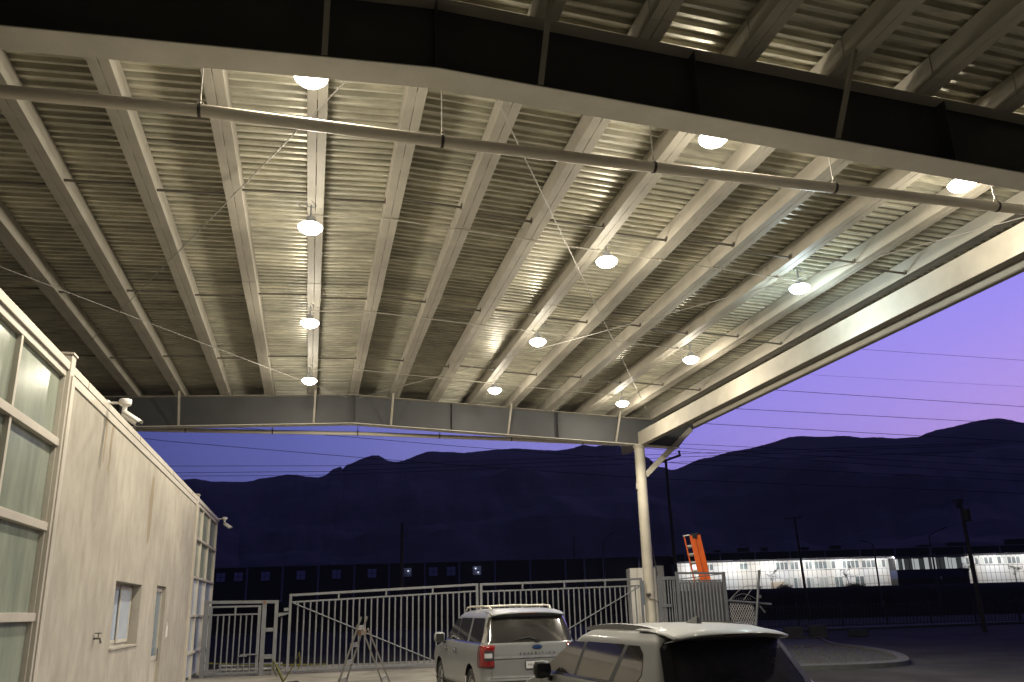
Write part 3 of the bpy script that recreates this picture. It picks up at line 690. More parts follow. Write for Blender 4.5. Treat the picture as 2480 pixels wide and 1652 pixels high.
# chain link panel
t = thing('chain_link_panel', 'chain link fence panel on a leaning pipe post with loose wires above', 'fence')
p0, p1 = Vector((15.78, GY, 1.98)), Vector((17.62, GY, 1.80))
MB().tube([p0, p1], .045, 12).build('top_pipe', FENCE, t, smooth=True)
MB().tube([(16.62, GY-.06, 0), (17.0, GY-.06, 1.9), (17.22, GY-.06, 3.10)], .05, 12).build('post', FENCE, t, smooth=True)
q = MB(); xa, xb, zb_ = 15.80, 16.86, .05; stp = .085
def clip(xx): return max(xa, min(xb, xx))
ztp = 1.90
nn_ = int((xb-xa+ztp)/stp)
for s in (1, -1):
    for i in range(nn_+1):
        c = xa-ztp*.6+i*stp*1.25
        # line: x = c + s*(z)*.6
        zs = []
        for z in (zb_, ztp):
            zs.append((c+(z if s > 0 else ztp-z)*.6, z))
        (xA, zA), (xB, zB) = zs
        if max(xA, xB) < xa or min(xA, xB) > xb: continue
        def cut(x): return zA+(zB-zA)*(x-xA)/(xB-xA)
        if xA > xB: xA, zA, xB, zB = xB, zB, xA, zA
        a_ = (xA, zA) if xA >= xa else (xa, zA+(zB-zA)*(xa-xA)/(xB-xA)); b_ = (xB, zB) if xB <= xb else (xb, zA+(zB-zA)*(xb-xA)/(xB-xA))
        q.tube([(a_[0], GY+.01*s, a_[1]), (b_[0], GY+.01*s, b_[1])], .0062, 4, caps=False)
q.build('wire_mesh', ZINC, t)
q = MB()
def arc(pts): q.tube(pts, .011, 6)
arc([(15.85+.12*k, GY, 2.02+.52*math.sin(min(1, k/9)*math.pi*.55)) for k in range(12)])
arc([(15.9+.1*k, GY+.03, 2.02+.2*math.sin(k/11*math.pi)) for k in range(12)])
arc([(16.45, GY, 2.0), (16.75, GY, 2.3), (17.1, GY, 2.62)])
for k in range(9): q.tube([(15.95+.1*k, GY, 1.98), (15.93+.1*k, GY+.02, 2.08)], .006, 5)
q.build('loose_wire', ZINC, t)
q = MB(); q.box(17.02, 17.16, GY-.12, GY, 2.05, 2.16); q.box(17.05, 17.2, GY-.12, GY, 2.4, 2.5); q.bar((17.05, GY-.1, 1.75), (17.25, GY-.1, 1.5), .06, .05); q.build('tie_clip', FENCE, t)
# cable strap from the column down to the booth
q = MB(); q.tube([(12.85, 29.0, 4.3), (13.2, 29.6, 3.75), (13.75, 30.6, 3.05)], .014, 6)
tag(q.build('guy_cable', ZINC, smooth=True), 'slim pale cable sloping down from the round column', 'cable')
q = MB(); q.tube([(12.42, 28.72, 2.2), (12.5, 28.70, 2.12), (12.7, 28.69, 2.08), (12.86, 28.70, 1.98)], .016, 6)
q.tube([(12.4, 28.72, 2.28), (12.55, 28.70, 2.3)], .05, 8)
tag(q.build('gate_chain', CLAMP, smooth=True), 'dark chain looped round the column at the gate end', 'chain')
# booth behind the column
bt = thing('guard_booth', 'small white booth standing right behind the column and gate', 'booth', FU(5.55, 34.5), -YAW)
B(-.75, .35, 0, 1.2, 0, 3.42).build('wall', mat('booth_white', (.62, .60, .55), .6, noise=(2, .08, (1, 1, 1))), bt, bevel=.02)
B(.37, .72, .1, 1.2, 0, 3.50).build('side_panel', mat('booth_grey', (.30, .30, .30), .6), bt, bevel=.02)
B(-.47, -.43, -.02, 0, 0, 3.4).build('corner_strip', ALU, bt); B(-.35, -.05, -.015, -.001, 1.9, 2.9).build('window', DOORG, bt)
# orange ladder behind the tall leaf
lad = thing('folding_ladder', 'tall orange fibreglass stepladder leaning folded behind the barred gate', 'ladder', FU(7.86, 32.6), -YAW)
lad.rotation_euler = (0, R(-8.5), -YAW)
HT = 4.64
def rail(x0, w_, y, z0=0, z1=HT, nm='rail'): return B(x0, x0+w_, y, y+.06, z0, z1).build(nm, ORANGE, lad, bevel=.006)
rail(-.36, .045, .02); rail(-.12, .21, 0); rail(.11, .22, .05, .1, HT-.02)
for k in range(13):
    z_ = .25+.33*k
    MB().box(-.315, -.12, -.01, .07, z_, z_+.06).box(-.315, -.12, .07, .075, z_-.06, z_).build('step', ALU, lad)
B(-.33, -.29, .06, .08, 0, HT).build('rear_rail', RUST, lad)
MB().box(-.12, .28, -.02, .12, HT, HT+.06).box(-.02, .16, -.03, .13, HT-.14, HT+.02).build('top_cap', BLACKP, lad, bevel=.02)
B(-.38, -.12, -.01, .1, HT, HT+.045).build('end_cap', WHITEP, lad, bevel=.01)
q = MB()
for k in range(7): q.tube([(.06, .02, .35+.6*k), (.115, .06, .35+.6*k)], .018, 6)
q.build('spreader', ALU, lad)
# aluminium A-frame ladder in the yard
ALUD = mat('worn_aluminium', (.24, .23, .21), .5, .3)
al = thing('aluminium_stepladder', 'grey aluminium stepladder open in an A shape in front of the barred gate', 'ladder', (.95, 14.5, 0), 0)
def T2(x, z, b_): return (x-.0+.16*b_, b_*.42, z)
ap = (-.03, 1.84)
for b_ in (-.5, .5):
    MB().bar(T2(-.60, 0, b_), T2(ap[0]+.03, 1.86, b_*.75), .028, .07, up=(0, 1, 0)).build('rail', ALUD, al)
    MB().bar(T2(.72, 0, b_*1.1), T2(.02, 1.66, b_*.7), .024, .05, up=(0, 1, 0)).build('rear_leg', ALUD, al)
for k in range(6):
    z_ = .28+.28*k; x_ = -.60+(.60)*z_/1.86
    MB().bar(T2(x_, z_, -.47), T2(x_, z_, .47), .03, .075).build('step', ALUD, al)
MB().bar(T2(-.03, 1.60, -.45), T2(-.03, 1.60, .45), .05, .09).build('top_bracket', GROY, al)
MB().bar(T2(.36, .85, -.5), T2(.36, .85, .5), .02, .04).build('cross_tie', ALUD, al)
# hand truck with a crate, in front of the gate
ht = thing('hand_truck', 'dark tubular hand truck carrying a brown crate near the side gate', 'hand truck', (-.28, 13.6, 0), .1)
MB().tube([(-.26, 0, .12), (-.27, -.02, .72), (-.22, -.03, .86), (-.12, -.03, .90), (.16, -.03, .92), (.22, -.03, .88), (.25, -.02, .75), (.24, 0, .12)], .017, 10).build('tube_frame', CDARK, ht, smooth=True)
B(-.25, .23, -.32, 0, .05, .065).build('toe_plate', DARKST, ht)
for x in (-.28, .28): MB().lathe([(.0, -.03), (.08, -.03), (.12, -.02), (.12, .02), (.08, .03), (0, .03)], (x, .05, .12), 20, axis='x').build('wheel', RUBBER, ht, smooth=True)
tag(B(-.24, .0, -.24, -.03, 0, .70).build('cardboard_crate', GROY, bevel=.01, at=(-.52, 13.45, 0)), 'tall brown box standing beside the dark hand truck', 'box')
# yellow barrier tape
q = MB()
def ribbon(pts, w_):
    P = [[Vector(p)+Vector((0, 0, w_/2*s)) for p in pts] for s in (-1, 1)]; q.grid(P)
ribbon([(-3.3, 29.6, .42), (-2.2, 29.6, .33), (-.9, 29.6, .27), (.7, 29.6, .22)], .05)
tag(q.build('barrier_tape', YELLOW), 'yellow tape stretched low behind the side gate', 'tape')
q = MB()
q.tube([(-.33, 13.5, .93), (-.18, 13.5, 1.18), (-.11, 13.5, 1.36)], [.012, .010, .005], 6); q.tube([(-.11, 13.5, 1.36), (-.09, 13.52, 1.2), (-.12, 13.5, 1.1)], [.008, .014, .01], 6)
q.tube([(-.33, 13.5, .93), (-.42, 13.5, 1.12), (-.50, 13.5, 1.26)], [.02, .025, .01], 6); q.tube([(-.50, 13.5, 1.26), (-.49, 13.5, 1.12), (-.43, 13.5, 1.0)], [.01, .016, .006], 6)
tag(q.build('knotted_tape', YELLOW, smooth=True), 'loose yellow tape knotted on the hand truck handle', 'tape')
# pipes stacked behind the side gate
for i, (dx, dz) in enumerate(((0, 0), (.16, 0), (.32, 0), (.08, .13), (.24, .13))):
    o = MB().tube([(-3.0+dx*.3, 31+dx*2, .08+dz), (-.9+dx*.3, 30.7+dx*2, .08+dz)], .055, 12).build('steel_tube', ZINC, smooth=True)
    tag(o, ('grey tube lying foremost in the stack behind the side gate', 'second grey tube of the bottom row behind the side gate', 'rearmost grey tube of the bottom row behind the side gate', 'front tube of the upper row in the stack behind the side gate', 'rear tube of the upper row in the stack behind the side gate')[i], 'tube', 'tubes stacked behind the side gate')

# ============================================================ cars
def interp(tab, z):
    if z <= tab[0][0]: return tab[0][1]
    for (a, va), (b, vb) in zip(tab, tab[1:]):
        if z <= b:
            t = (z-a)/(b-a); return va+(vb-va)*t
    return tab[-1][1]
class Car:
    """x to the right of the centre line, y forward from the rear bumper, z up"""
    def __init__(s, hw, yr, yf, zs, rr_, rf_, bow, wheels, Rw):
        s.hw, s.yr, s.yf, s.zs, s.rr, s.rf, s.bow, s.wheels, s.Rw = hw, yr, yf, zs, rr_, rf_, bow, wheels, Rw
    def ring(s, z):
        w = interp(s.hw, z); a = interp(s.yr, z); b = interp(s.yf, z); r1 = min(interp(s.rr, z), w*.9); r2 = min(interp(s.rf, z), w*.9)
        bow = interp(s.bow, z); pts = []
        NR, NC, NS, NF = 12, 7, 84, 10
        # right half from rear centre to front centre
        xs = w-r1
        for i in range(NR): x = xs*i/NR; pts.append((x, a+bow*(x/w)**2))
        ya = a+bow*(xs/w)**2
        for i in range(NC): t = math.pi/2*i/NC; pts.append((xs+r1*math.sin(t), ya+r1*(1-math.cos(t))))
        y0 = ya+r1; bf = .10; y1 = b-r2-bf
        for i in range(NS):
            t = i/NS; y = y0+(y1-y0)*t
            pts.append((w-.0*t, y))
        for i in range(NC): t = math.pi/2*i/NC; pts.append((w-r2+r2*math.cos(t), y1+r2*math.sin(t)))
        for i in range(NF+1): x = (w-r2)*(1-i/NF); pts.append((x, b-bf*(x/w)**2))
        left = [(-x, y) for x, y in pts[1:-1]][::-1]
        return [(x, y, z) for x, y in pts]+[(x, y, z) for x, y in left]
    def body(s):
        q = MB(); R_ = [s.ring(z) for z in s.zs]; n = len(R_[0]); R_ = [[list(p) for p in r] for r in R_]
        dead = set()
        for k, r in enumerate(R_):
            for i, p in enumerate(r):
                for wy, wz in s.wheels:
                    if abs(p[0]) > .6*s.hw[0][1] and math.hypot(p[1]-wy, p[2]-wz) < s.Rw: dead.add((k, i))
        keepf = []
        for k in range(len(R_)-1):
            for i in range(n):
                j = (i+1) % n; c = [(k, i), (k, j), (k+1, j), (k+1, i)]
                if all(x in dead for x in c): continue
                keepf.append(c)
        for k, i in dead:
            p = R_[k][i]
            for wy, wz in s.wheels:
                d = math.hypot(p[1]-wy, p[2]-wz)
                if 1e-6 < d < s.Rw: p[1] = wy+(p[1]-wy)*s.Rw/d; p[2] = wz+(p[2]-wz)*s.Rw/d
        for r in R_: q.v += [tuple(p) for p in r]
        for c in keepf: q.f.append(tuple(k*n+i for k, i in c))
        b = (len(R_)-1)*n; top = R_[-1]; cy = sum(p[1] for p in top)/n; q.v.append((0, cy, top[0][2]+.008)); ci = len(q.v)-1
        for i in range(n): q.f.append((b+i, b+(i+1) % n, ci))
        return q
    def rear(s, x, z, o=.006):
        w = interp(s.hw, z); a = interp(s.yr, z); r1 = min(interp(s.rr, z), w*.9); xs = w-r1; bow = interp(s.bow, z); X = abs(x)
        if X <= xs: y = a+bow*(X/w)**2
        else:
            t = math.asin(min(1, (X-xs)/r1)); y = a+bow*(xs/w)**2+r1*(1-math.cos(t))
        return (x*(1+.003), y-o, z)
    def side(s, y, z, sg, o=.006):
        w = interp(s.hw, z); a = interp(s.yr, z); r1 = min(interp(s.rr, z), w*.9); bow = interp(s.bow, z); xs = w-r1; y0 = a+bow*(xs/w)**2
        x = w
        if y < y0+r1: x = xs+math.sqrt(max(0, r1*r1-(y0+r1-y)**2))
        return (sg*(x+o), y, z)
    def panel_rear(s, rows, n=14, o=.006):     # rows: (z, xl, xr)
        return MB().grid([[s.rear(xl+(xr-xl)*i/n, z, o) for i in range(n+1)] for z, xl, xr in rows])
    def panel_side(s, rows, sg, n=14, o=.006):  # rows: (z, ya, yb)
        return MB().grid([[s.side(ya+(yb-ya)*i/n, z, sg, o) for i in range(n+1)] for z, ya, yb in rows], flip=sg > 0)
def lerp_rows(rows, n=6):
    o = []
    for (z0, a0, b0), (z1, a1, b1) in zip(rows, rows[1:]):
        for k in range(n): t = k/n; o.append((z0+(z1-z0)*t, a0+(a1-a0)*t, b0+(b1-b0)*t))
    return o+[rows[-1]]
def wheel(t, x, y, r_, sg):
    w = MB().lathe([(r_*.62, .0), (r_*.66, -.10), (r_*.90, -.115), (r_, -.09), (r_, .09), (r_*.90, .115), (r_*.66, .10), (r_*.62, .0)], (x, y, r_), 36, axis='x').build('tyre', RUBBER, t, smooth=True)
    q = MB(); xx = x+sg*.075
    for k in range(6):
        a = 2*math.pi*k/6; q.bar((xx, y, r_), (xx-sg*.01, y+r_*.62*math.cos(a), r_+r_*.62*math.sin(a)), .09, .03, up=(1, 0, 0))
    q.lathe([(.0, sg*.01), (.07, 0), (.07, -sg*.05)], (xx, y, r_), 18, axis='x'); q.lathe([(r_*.60, .02*sg), (r_*.66, .03*sg), (r_*.66, -.02)], (x+sg*.07, y, r_), 36, axis='x')
    q.build('rim', CHROME if False else ZINC, w, smooth=True)
    MB().lathe([(r_*1.20, -.16), (r_*1.20, .10)], (x-sg*.06, y, r_), 28, axis='x').lathe([(0, 0), (r_*1.2, 0)], (x-sg*.2, y, r_), 28, axis='x').build('wheel_well', BLACKP, t)
def text_mesh(txt, size, material, parent, loc, rot, space=1.0, ext=.004):
    c = bpy.data.curves.new('lettering', 'FONT'); c.body = txt; c.size = size; c.extrude = ext; c.space_character = space; c.align_x = 'CENTER'; c.align_y = 'CENTER'
    tmp = bpy.data.objects.new('tmp', c); COL.objects.link(tmp); bpy.context.view_layer.update()
    me = bpy.data.meshes.new_from_object(tmp.evaluated_get(bpy.context.evaluated_depsgraph_get())); COL.objects.unlink(tmp); bpy.data.objects.remove(tmp)
    me.materials.clear(); me.materials.append(material); o = bpy.data.objects.new('lettering', me); COL.objects.link(o); o.parent = parent; o.location = loc; o.rotation_euler = rot
    return o
def seq(a, b, n): return [a+(b-a)*i/n for i in range(n+1)]

# --- large SUV
suv = thing('suv', 'large white SUV with roof rails parked facing the barred gate, red tail lamps', 'car', (4.22, 15.35, 0), R(2.2))
zs = seq(.34, 1.27, 26)+seq(1.285, 1.80, 16)[0:]+seq(1.82, 1.90, 6)+[1.915, 1.925, 1.932]
C1 = Car(hw=[(.34, .93), (.5, .985), (.9, 1.005), (1.15, .995), (1.27, .955), (1.285, .935), (1.78, .79), (1.86, .73), (1.90, .64), (1.925, .5), (1.932, .40)],
         yr=[(.34, .16), (.42, .02), (.62, .0), (.70, .045), (1.0, .06), (1.27, .10), (1.80, .33), (1.86, .36), (1.90, .44), (1.932, .75)],
         yf=[(.34, 5.2), (.6, 5.33), (.95, 5.28), (1.08, 5.15), (1.16, 4.6), (1.24, 4.0), (1.285, 3.85), (1.80, 3.15), (1.86, 2.95), (1.90, 2.75), (1.932, 2.4)],
         zs=zs, rr_=[(.34, .22), (1.27, .20), (1.8, .13), (1.93, .1)], rf_=[(.34, .4), (1.0, .35), (1.3, .25), (1.9, .2)], bow=[(.3, .10), (1.2, .09), (1.9, .07)],
         wheels=[(1.14, .42), (4.25, .42)], Rw=.47)
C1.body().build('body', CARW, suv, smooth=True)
C1.panel_rear(lerp_rows([(1.30, -.845, .845), (1.34, -.86, .86), (1.77, -.735, .735)]), 24).build('rear_window', CGLASS, suv, smooth=True)
for sg in (-1, 1):
    o = .007
    C1.panel_side(lerp_rows([(1.30, .42, 1.42), (1.50, .43, 1.44), (1.755, .56, 1.46)]), sg).build('quarter_window', CGLASS, suv, smooth=True)
    C1.panel_side(lerp_rows([(1.30, 1.60, 2.62), (1.755, 1.62, 2.58)]), sg).build('rear_door_window', CGLASS, suv, smooth=True)
    C1.panel_side(lerp_rows([(1.30, 2.68, 3.62), (1.55, 2.66, 3.35), (1.74, 2.64, 3.02)]), sg).build('front_door_window', CGLASS, suv, smooth=True)
    C1.panel_side([(1.278, .40, 3.70), (1.296, .40, 3.68)], sg, 30, .010).build('belt_trim', CHROME, suv)
    MB().grid([[C1.rear(sg*(.845+.055*(1-k/10)-.112*k/10+.012*i), 1.30+.047*k, .012) for i in (0, 3)] for k in range(11)], flip=sg < 0).build('pillar_trim', CHROME, suv)
    # tail lamp wrapping the corner
    ZT_ = seq(.86, 1.26, 10)
    def lampgrid(t0, t1, za, zb__, o_, n=10):
        P = []
        for z in seq(za, zb__, 8):
            row = []
            for t in seq(t0, t1, n):      # t 0..1 across the rear corner, 1..2 along the side
                if t <= 1: row.append(C1.rear(sg*(.79+.19*t*(1 if z < 3 else 1)), z, o_) if False else cornerpt(C1, z, t, sg, o_))
                else: row.append(C1.side(.34+.30*(t-1), z, sg, o_))
            P.append(row)
        return MB().grid(P, flip=sg < 0)
    def cornerpt(C, z, t, sg, o_):
        w = interp(C.hw, z); a = interp(C.yr, z); r1 = interp(C.rr, z); xs = w-r1; ya = a+interp(C.bow, z)*(xs/w)**2
        if t < .15: return C.rear(sg*(xs-.04+.04*t/.15), z, o_)
        th = (t-.15)/.85*math.pi/2
        return (sg*(xs+(r1+o_)*math.sin(th)), ya+r1-(r1+o_)*math.cos(th), z)
    tl = lampgrid(-.0, 1.15, .86, 1.26, .018, 14).build('tail_lamp', REDL, suv, smooth=True)
    sld = tl.modifiers.new('Solidify', 'SOLIDIFY'); sld.thickness = .015; sld.offset = -1
    lampgrid(.02, .52, .98, 1.16, .022, 8).build('lamp_bezel', CDARK, tl, smooth=True)
    for za, zb__ in ((1.03, 1.115),): lampgrid(.14, .50, za, zb__, .026, 6).build('reversing_lens', CLEARL, tl, smooth=True)
    lampgrid(.10, .50, 1.17, 1.175, .024, 6).build('lamp_line', CDARK, tl, smooth=True)
    lampgrid(.80, 1.15, .86, 1.26, .021, 5).build('side_lens', REDD, tl, smooth=True)
    # mirror
    mi = MB(); n = 16; P = []
    for xx, s_ in ((.0, .7), (.03, .95), (.12, 1.05), (.20, .95), (.235, .55)):
        P.append([(sg*(1.0+xx), 3.66+.07*s_*math.cos(2*math.pi*k/n)+.02*xx, 1.33+.115*s_*math.sin(2*math.pi*k/n)) for k in range(n+1)])
    mi.grid(P, flip=sg > 0); e_ = len(mi.v); mi.f.append(tuple(e_-n-1+k for k in range(n)))
    mo = mi.build('mirror', CARW, suv, smooth=True)
    B(*sorted((sg*.90, sg*1.03)), 3.62, 3.70, 1.20, 1.25).build('mirror_arm', CDARK, mo, bevel=.01)
    B(*sorted((sg*1.02, sg*1.2)), 3.582, 3.59, 1.25, 1.41).build('mirror_glass', CGLASS, mo)
    # roof rail
    rl = MB().tube([(sg*.62, .75, 1.905), (sg*.64, .85, 1.965), (sg*.66, 1.3, 1.985), (sg*.66, 2.3, 1.985), (sg*.65, 2.75, 1.965), (sg*.64, 2.9, 1.90)], .018, 8)
    for y in (1.55,): rl.tube([(sg*.66, y, 1.98), (sg*.65, y, 1.90)], .015, 8)
    rl.build('roof_rail', ALU, suv, smooth=True)
    for y in (1.14, 4.25): wheel(suv, sg*.865, y, .40, sg)
    for y in (2.42, 3.42):
        MB().tube([C1.side(y-.10, 1.105, sg, .03), C1.side(y+.10, 1.115, sg, .03)], .017, 8).build('door_handle', CARW, suv, smooth=True)
        MB().lathe([(0, .002), (.05, 0)], C1.side(y+.02, 1.10, sg, .003), 14, axis='x').build('handle_recess', CDARK, suv)
    for y, z0, z1 in ((1.52, .75, 1.74), (2.65, .5, 1.74), (3.68, .5, 1.27)):
        MB().grid([[C1.side(y-.004, z, sg, .0035), C1.side(y+.004, z, sg, .0035)] for z in seq(z0, z1, 24)], flip=sg < 0).build('door_seam', CDARK, suv)
    C1.panel_side([(.335, .5, 4.9), (.42, .55, 4.9)], sg, 10, .012).build('rocker_trim', CDARK, suv)
for y in (1.3, 2.25): MB().tube([(-.65, y, 1.975), (0, y, 1.99), (.65, y, 1.975)], .02, 8).build('cross_bar', ALU, suv, smooth=True)
# spoiler lip, wiper, badges, plate, bumper lines
q = MB(); P = []
for y_, z_ in ((.72, 1.918), (.45, 1.912), (.20, 1.862), (.185, 1.84), (.22, 1.825), (.40, 1.80)):
    P.append([(x, y_+.07*(x/.74)**2, z_-.045*(abs(x)/.74)**3) for x in seq(-.745, .745, 24)])
q.grid(P, flip=True); sp_ = q.build('roof_spoiler', CARW, suv, smooth=True); sd_ = sp_.modifiers.new('Solidify', 'SOLIDIFY'); sd_.thickness = .012
B(-.17, .17, .186, .2, 1.822, 1.838).build('brake_light', REDD, sp_)
MB().tube([C1.rear(.10, 1.335, .03), C1.rear(-.05, 1.39, .035), C1.rear(-.34, 1.345, .03)][::1], [.014, .012, .006], 8).box(.06, .16, interp(C1.yr, 1.34)-.05, interp(C1.yr, 1.34), 1.31, 1.355).build('rear_wiper', CDARK, suv, smooth=True)
q = MB(); q.v = [C1.rear(.10*math.cos(2*math.pi*k/28)+.10, 1.205+.04*math.sin(2*math.pi*k/28), .012) for k in range(28)]; q.f = [tuple(range(28))]; eb = q.build('oval_emblem', CHROME, suv)
q = MB(); q.v = [C1.rear(.086*math.cos(2*math.pi*k/28)+.10, 1.205+.031*math.sin(2*math.pi*k/28), .016) for k in range(28)]; q.f = [tuple(range(28))]; q.build('emblem_field', BLUEO, eb)
tx = text_mesh('Ford', .055, CHROME, eb, (.10, C1.rear(.10, 1.2, .020)[1], 1.205), (R(90), 0, 0), 1.0, .002)
text_mesh('EXPEDITION', .062, CDARK, suv, (.10, C1.rear(.1, 1.10, .012)[1]-.004, 1.092), (R(86), 0, 0), 2.3)
C1.panel_rear([(1.015, -.79, .79), (1.022, -.79, .79), (1.052, -.79, .79), (1.058, -.79, .79)], 20, .018).build('tailgate_chrome', ZINC, suv, smooth=True)
MB().grid([[C1.rear(-.155+.31*i/6, z, .020) for i in range(7)] for z in (.815, .965)]).build('plate_frame', CDARK, suv)
pl = MB().grid([[C1.rear(-.145+.29*i/6, z, .024) for i in range(7)] for z in (.825, .955)]).build('licence_plate', PLATE, suv)
text_mesh('YYE-265-A', .055, CDARK, pl, (0, C1.rear(0, .89, .026)[1]-.002, .885), (R(90), 0, 0), .95, .001)
for a, b_, o_ in ((.60, .615, .008), (.66, .672, .008)): C1.panel_rear([(a, -.85, .85), (b_, -.85, .85)], 20, o_).build('bumper_line', CDARK, suv)
C1.panel_rear([(.36, -.80, .80), (.47, -.80, .80)], 20, .010).build('lower_valance', CDARK, suv)
text_mesh('MAX', .05, CDARK, suv, (.62, C1.rear(.6, .77, .012)[1]-.004, .765), (R(86), 0, 0), 1.1)
MB().grid([[C1.rear(sg_*x, z, .0035) for sg_, x in ((-1, .806), (-1, .798))] for z in seq(.66, 1.28, 12)]).build('tailgate_seam', CDARK, suv)

# --- compact crossover in the foreground
cr_ = thing('crossover_car', 'dusty white compact crossover with shark fin antenna nearest the camera', 'car', (4.21, 7.24, 0), R(5.0)); cr_.scale = (1.02, 1.0, 1.05)
zs = seq(.30, 1.08, 22)+seq(1.095, 1.52, 14)+seq(1.54, 1.62, 6)+[1.632, 1.64, 1.645]
C2 = Car(hw=[(.3, .85), (.5, .915), (.85, .93), (1.0, .925), (1.08, .905), (1.095, .89), (1.50, .72), (1.57, .655), (1.62, .54), (1.645, .34)],
         yr=[(.3, .14), (.45, .0), (.66, .02), (.8, .09), (1.0, .12), (1.08, .17), (1.52, .50), (1.57, .58), (1.62, .75), (1.645, 1.0)],
         yf=[(.3, 4.45), (.6, 4.6), (.85, 4.5), (.96, 4.2), (1.04, 3.75), (1.095, 3.5), (1.52, 2.75), (1.57, 2.6), (1.62, 2.35), (1.645, 2.0)],
         zs=zs, rr_=[(.3, .26), (.9, .22), (1.08, .15), (1.6, .10)], rf_=[(.3, .45), (1.0, .3), (1.6, .2)], bow=[(.3, .14), (1.2, .12), (1.64, .08)],
         wheels=[(.98, .37), (3.67, .37)], Rw=.43)
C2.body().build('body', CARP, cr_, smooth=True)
C2.panel_rear(lerp_rows([(1.02, -.62, .62), (1.05, -.69, .69), (1.12, -.72, .72), (1.44, -.62, .62), (1.50, -.56, .56)]), 30, .008).build('rear_window', mat('glass_reflection_grey', (.035, .036, .04), .22, noise=(4, .5, (1, 1, 1))), cr_, smooth=True)  # grey base colour imitates a reflection in the lower glass
MB().grid([[C2.rear(x, z, .010) for x in seq(-.63, .63, 20)] for z in (1.40, 1.50)]).build('window_shade_band', BLACKP, cr_, smooth=True)
for sg in (-1, 1):
    C2.panel_side(lerp_rows([(1.105, .80, 1.30), (1.20, .72, 1.26), (1.38, .80, 1.20), (1.455, .92, 1.17)], 4), sg, 12).build('quarter_window', CGLASS, cr_, smooth=True)
    C2.panel_side(lerp_rows([(1.105, 1.40, 2.28), (1.46, 1.26, 2.24)]), sg).build('rear_door_window', CGLASS, cr_, smooth=True)
    C2.panel_side(lerp_rows([(1.105, 2.36, 3.36), (1.28, 2.34, 3.05), (1.455, 2.32, 2.70)]), sg).build('front_door_window', CGLASS, cr_, smooth=True)
    C2.panel_side([(1.086, .70, 3.42), (1.104, .70, 3.40)], sg, 30, .010).build('belt_trim', CHROME, cr_)
    C2.panel_side(lerp_rows([(1.10, 1.30, 1.39), (1.455, 1.175, 1.25)]), sg, 3, .008).build('door_pillar', CDARK, cr_)
    C2.panel_side(lerp_rows([(1.10, 2.285, 2.355), (1.455, 2.245, 2.315)]), sg, 3, .008).build('door_pillar', CDARK, cr_)
    MB().grid([[C2.rear(sg*(x+.012*i), z, .012) for i in (0, 8)] for z, x in ((1.04, .70), (1.12, .725), (1.44, .625), (1.50, .565))], flip=sg < 0).build('window_surround', CDARK, cr_, smooth=True)
    MB().grid([[cornerpt(C2, z, t, sg, .016) for t in seq(0, 1.0, 10)] for z in seq(.86, 1.0, 5)], flip=sg < 0).build('tail_lamp', REDL, cr_, smooth=True)
    MB().grid([[C2.rear(sg*x, z, .014) for x in seq(.40, .66, 6)] for z in (.90, .97)], flip=sg < 0).build('inner_lamp', REDD, cr_, smooth=True)
    # raised rail with solid ends
    P = []; q = MB()
    for y, zt_ in ((.80, 0), (.95, .018), (1.15, .034), (1.6, .048), (2.0, .044), (2.3, .03), (2.5, .014), (2.6, 0)):
        w_ = .014+.014*(zt_ > .01); x_ = .575; b0 = 1.585
        P.append([(sg*(x_-w_), y, b0), (sg*(x_-w_*.8), y, b0+.025+zt_), (sg*(x_+w_*.8), y, b0+.02+zt_), (sg*(x_+w_), y, b0-.01)])
    q.grid(P, flip=sg > 0).build('roof_rail', mat('rail_grey', (.12, .12, .12), .4, .5), cr_, smooth=True)
    mi = MB(); n = 16; P = []
    for xx, s_ in ((.0, .65), (.03, .95), (.12, 1.05), (.19, .95), (.215, .5)):
        P.append([(sg*(.93+xx), 3.02+.06*s_*math.cos(2*math.pi*k/n), 1.13+.10*s_*math.sin(2*math.pi*k/n)) for k in range(n+1)])
    mi.grid(P, flip=sg > 0); e_ = len(mi.v); mi.f.append(tuple(e_-n-1+k for k in range(n)))
    mo = mi.build('mirror', CDARK, cr_, smooth=True); B(*sorted((sg*.83, sg*.96)), 2.98, 3.06, 1.0, 1.06).build('mirror_arm', CDARK, mo, bevel=.01)
    B(*sorted((sg*.95, sg*1.11)), 2.952, 2.96, 1.06, 1.20).build('mirror_glass', CGLASS, mo)
    for y in (.98, 3.67): wheel(cr_, sg*.80, y, .36, sg)
    for y in (1.55, 2.5): MB().tube([C2.side(y-.09, .97, sg, .028), C2.side(y+.09, .975, sg, .028)], .015, 8).build('door_handle', CARP, cr_, smooth=True)
    for y, z0, z1 in ((1.36, .55, 1.09), (2.32, .45, 1.09), (3.35, .45, 1.09)):
        MB().grid([[C2.side(y-.004, z, sg, .0035), C2.side(y+.004, z, sg, .0035)] for z in seq(z0, z1, 16)], flip=sg < 0).build('door_seam', CDARK, cr_)
    C2.panel_side([(.30, .5, 4.2), (.46, .5, 4.2)], sg, 10, .012).build('rocker_trim', CDARK, cr_)
q = MB(); P = []
for y_, z_ in ((1.05, 1.648), (.75, 1.640), (.42, 1.605), (.26, 1.575), (.245, 1.56), (.29, 1.545), (.55, 1.51)):
    P.append([(x, y_+.10*(x/.66)**2, z_-.045*(abs(x)/.66)**3) for x in seq(-.665, .665, 26)])
q.grid(P, flip=True); s3 = q.build('roof_spoiler', CARP, cr_, smooth=True); sd_ = s3.modifiers.new('Solidify', 'SOLIDIFY'); sd_.thickness = .012
B(-.16, .16, .247, .26, 1.548, 1.560).build('brake_light', REDD, s3)
fn = MB(); fn.hexa([(-.035, .95, 1.64), (.035, .95, 1.64), (.012, 1.24, 1.645), (-.012, 1.24, 1.645), (-.006, .985, 1.725), (.006, .985, 1.725), (.004, 1.02, 1.72), (-.004, 1.02, 1.72)])
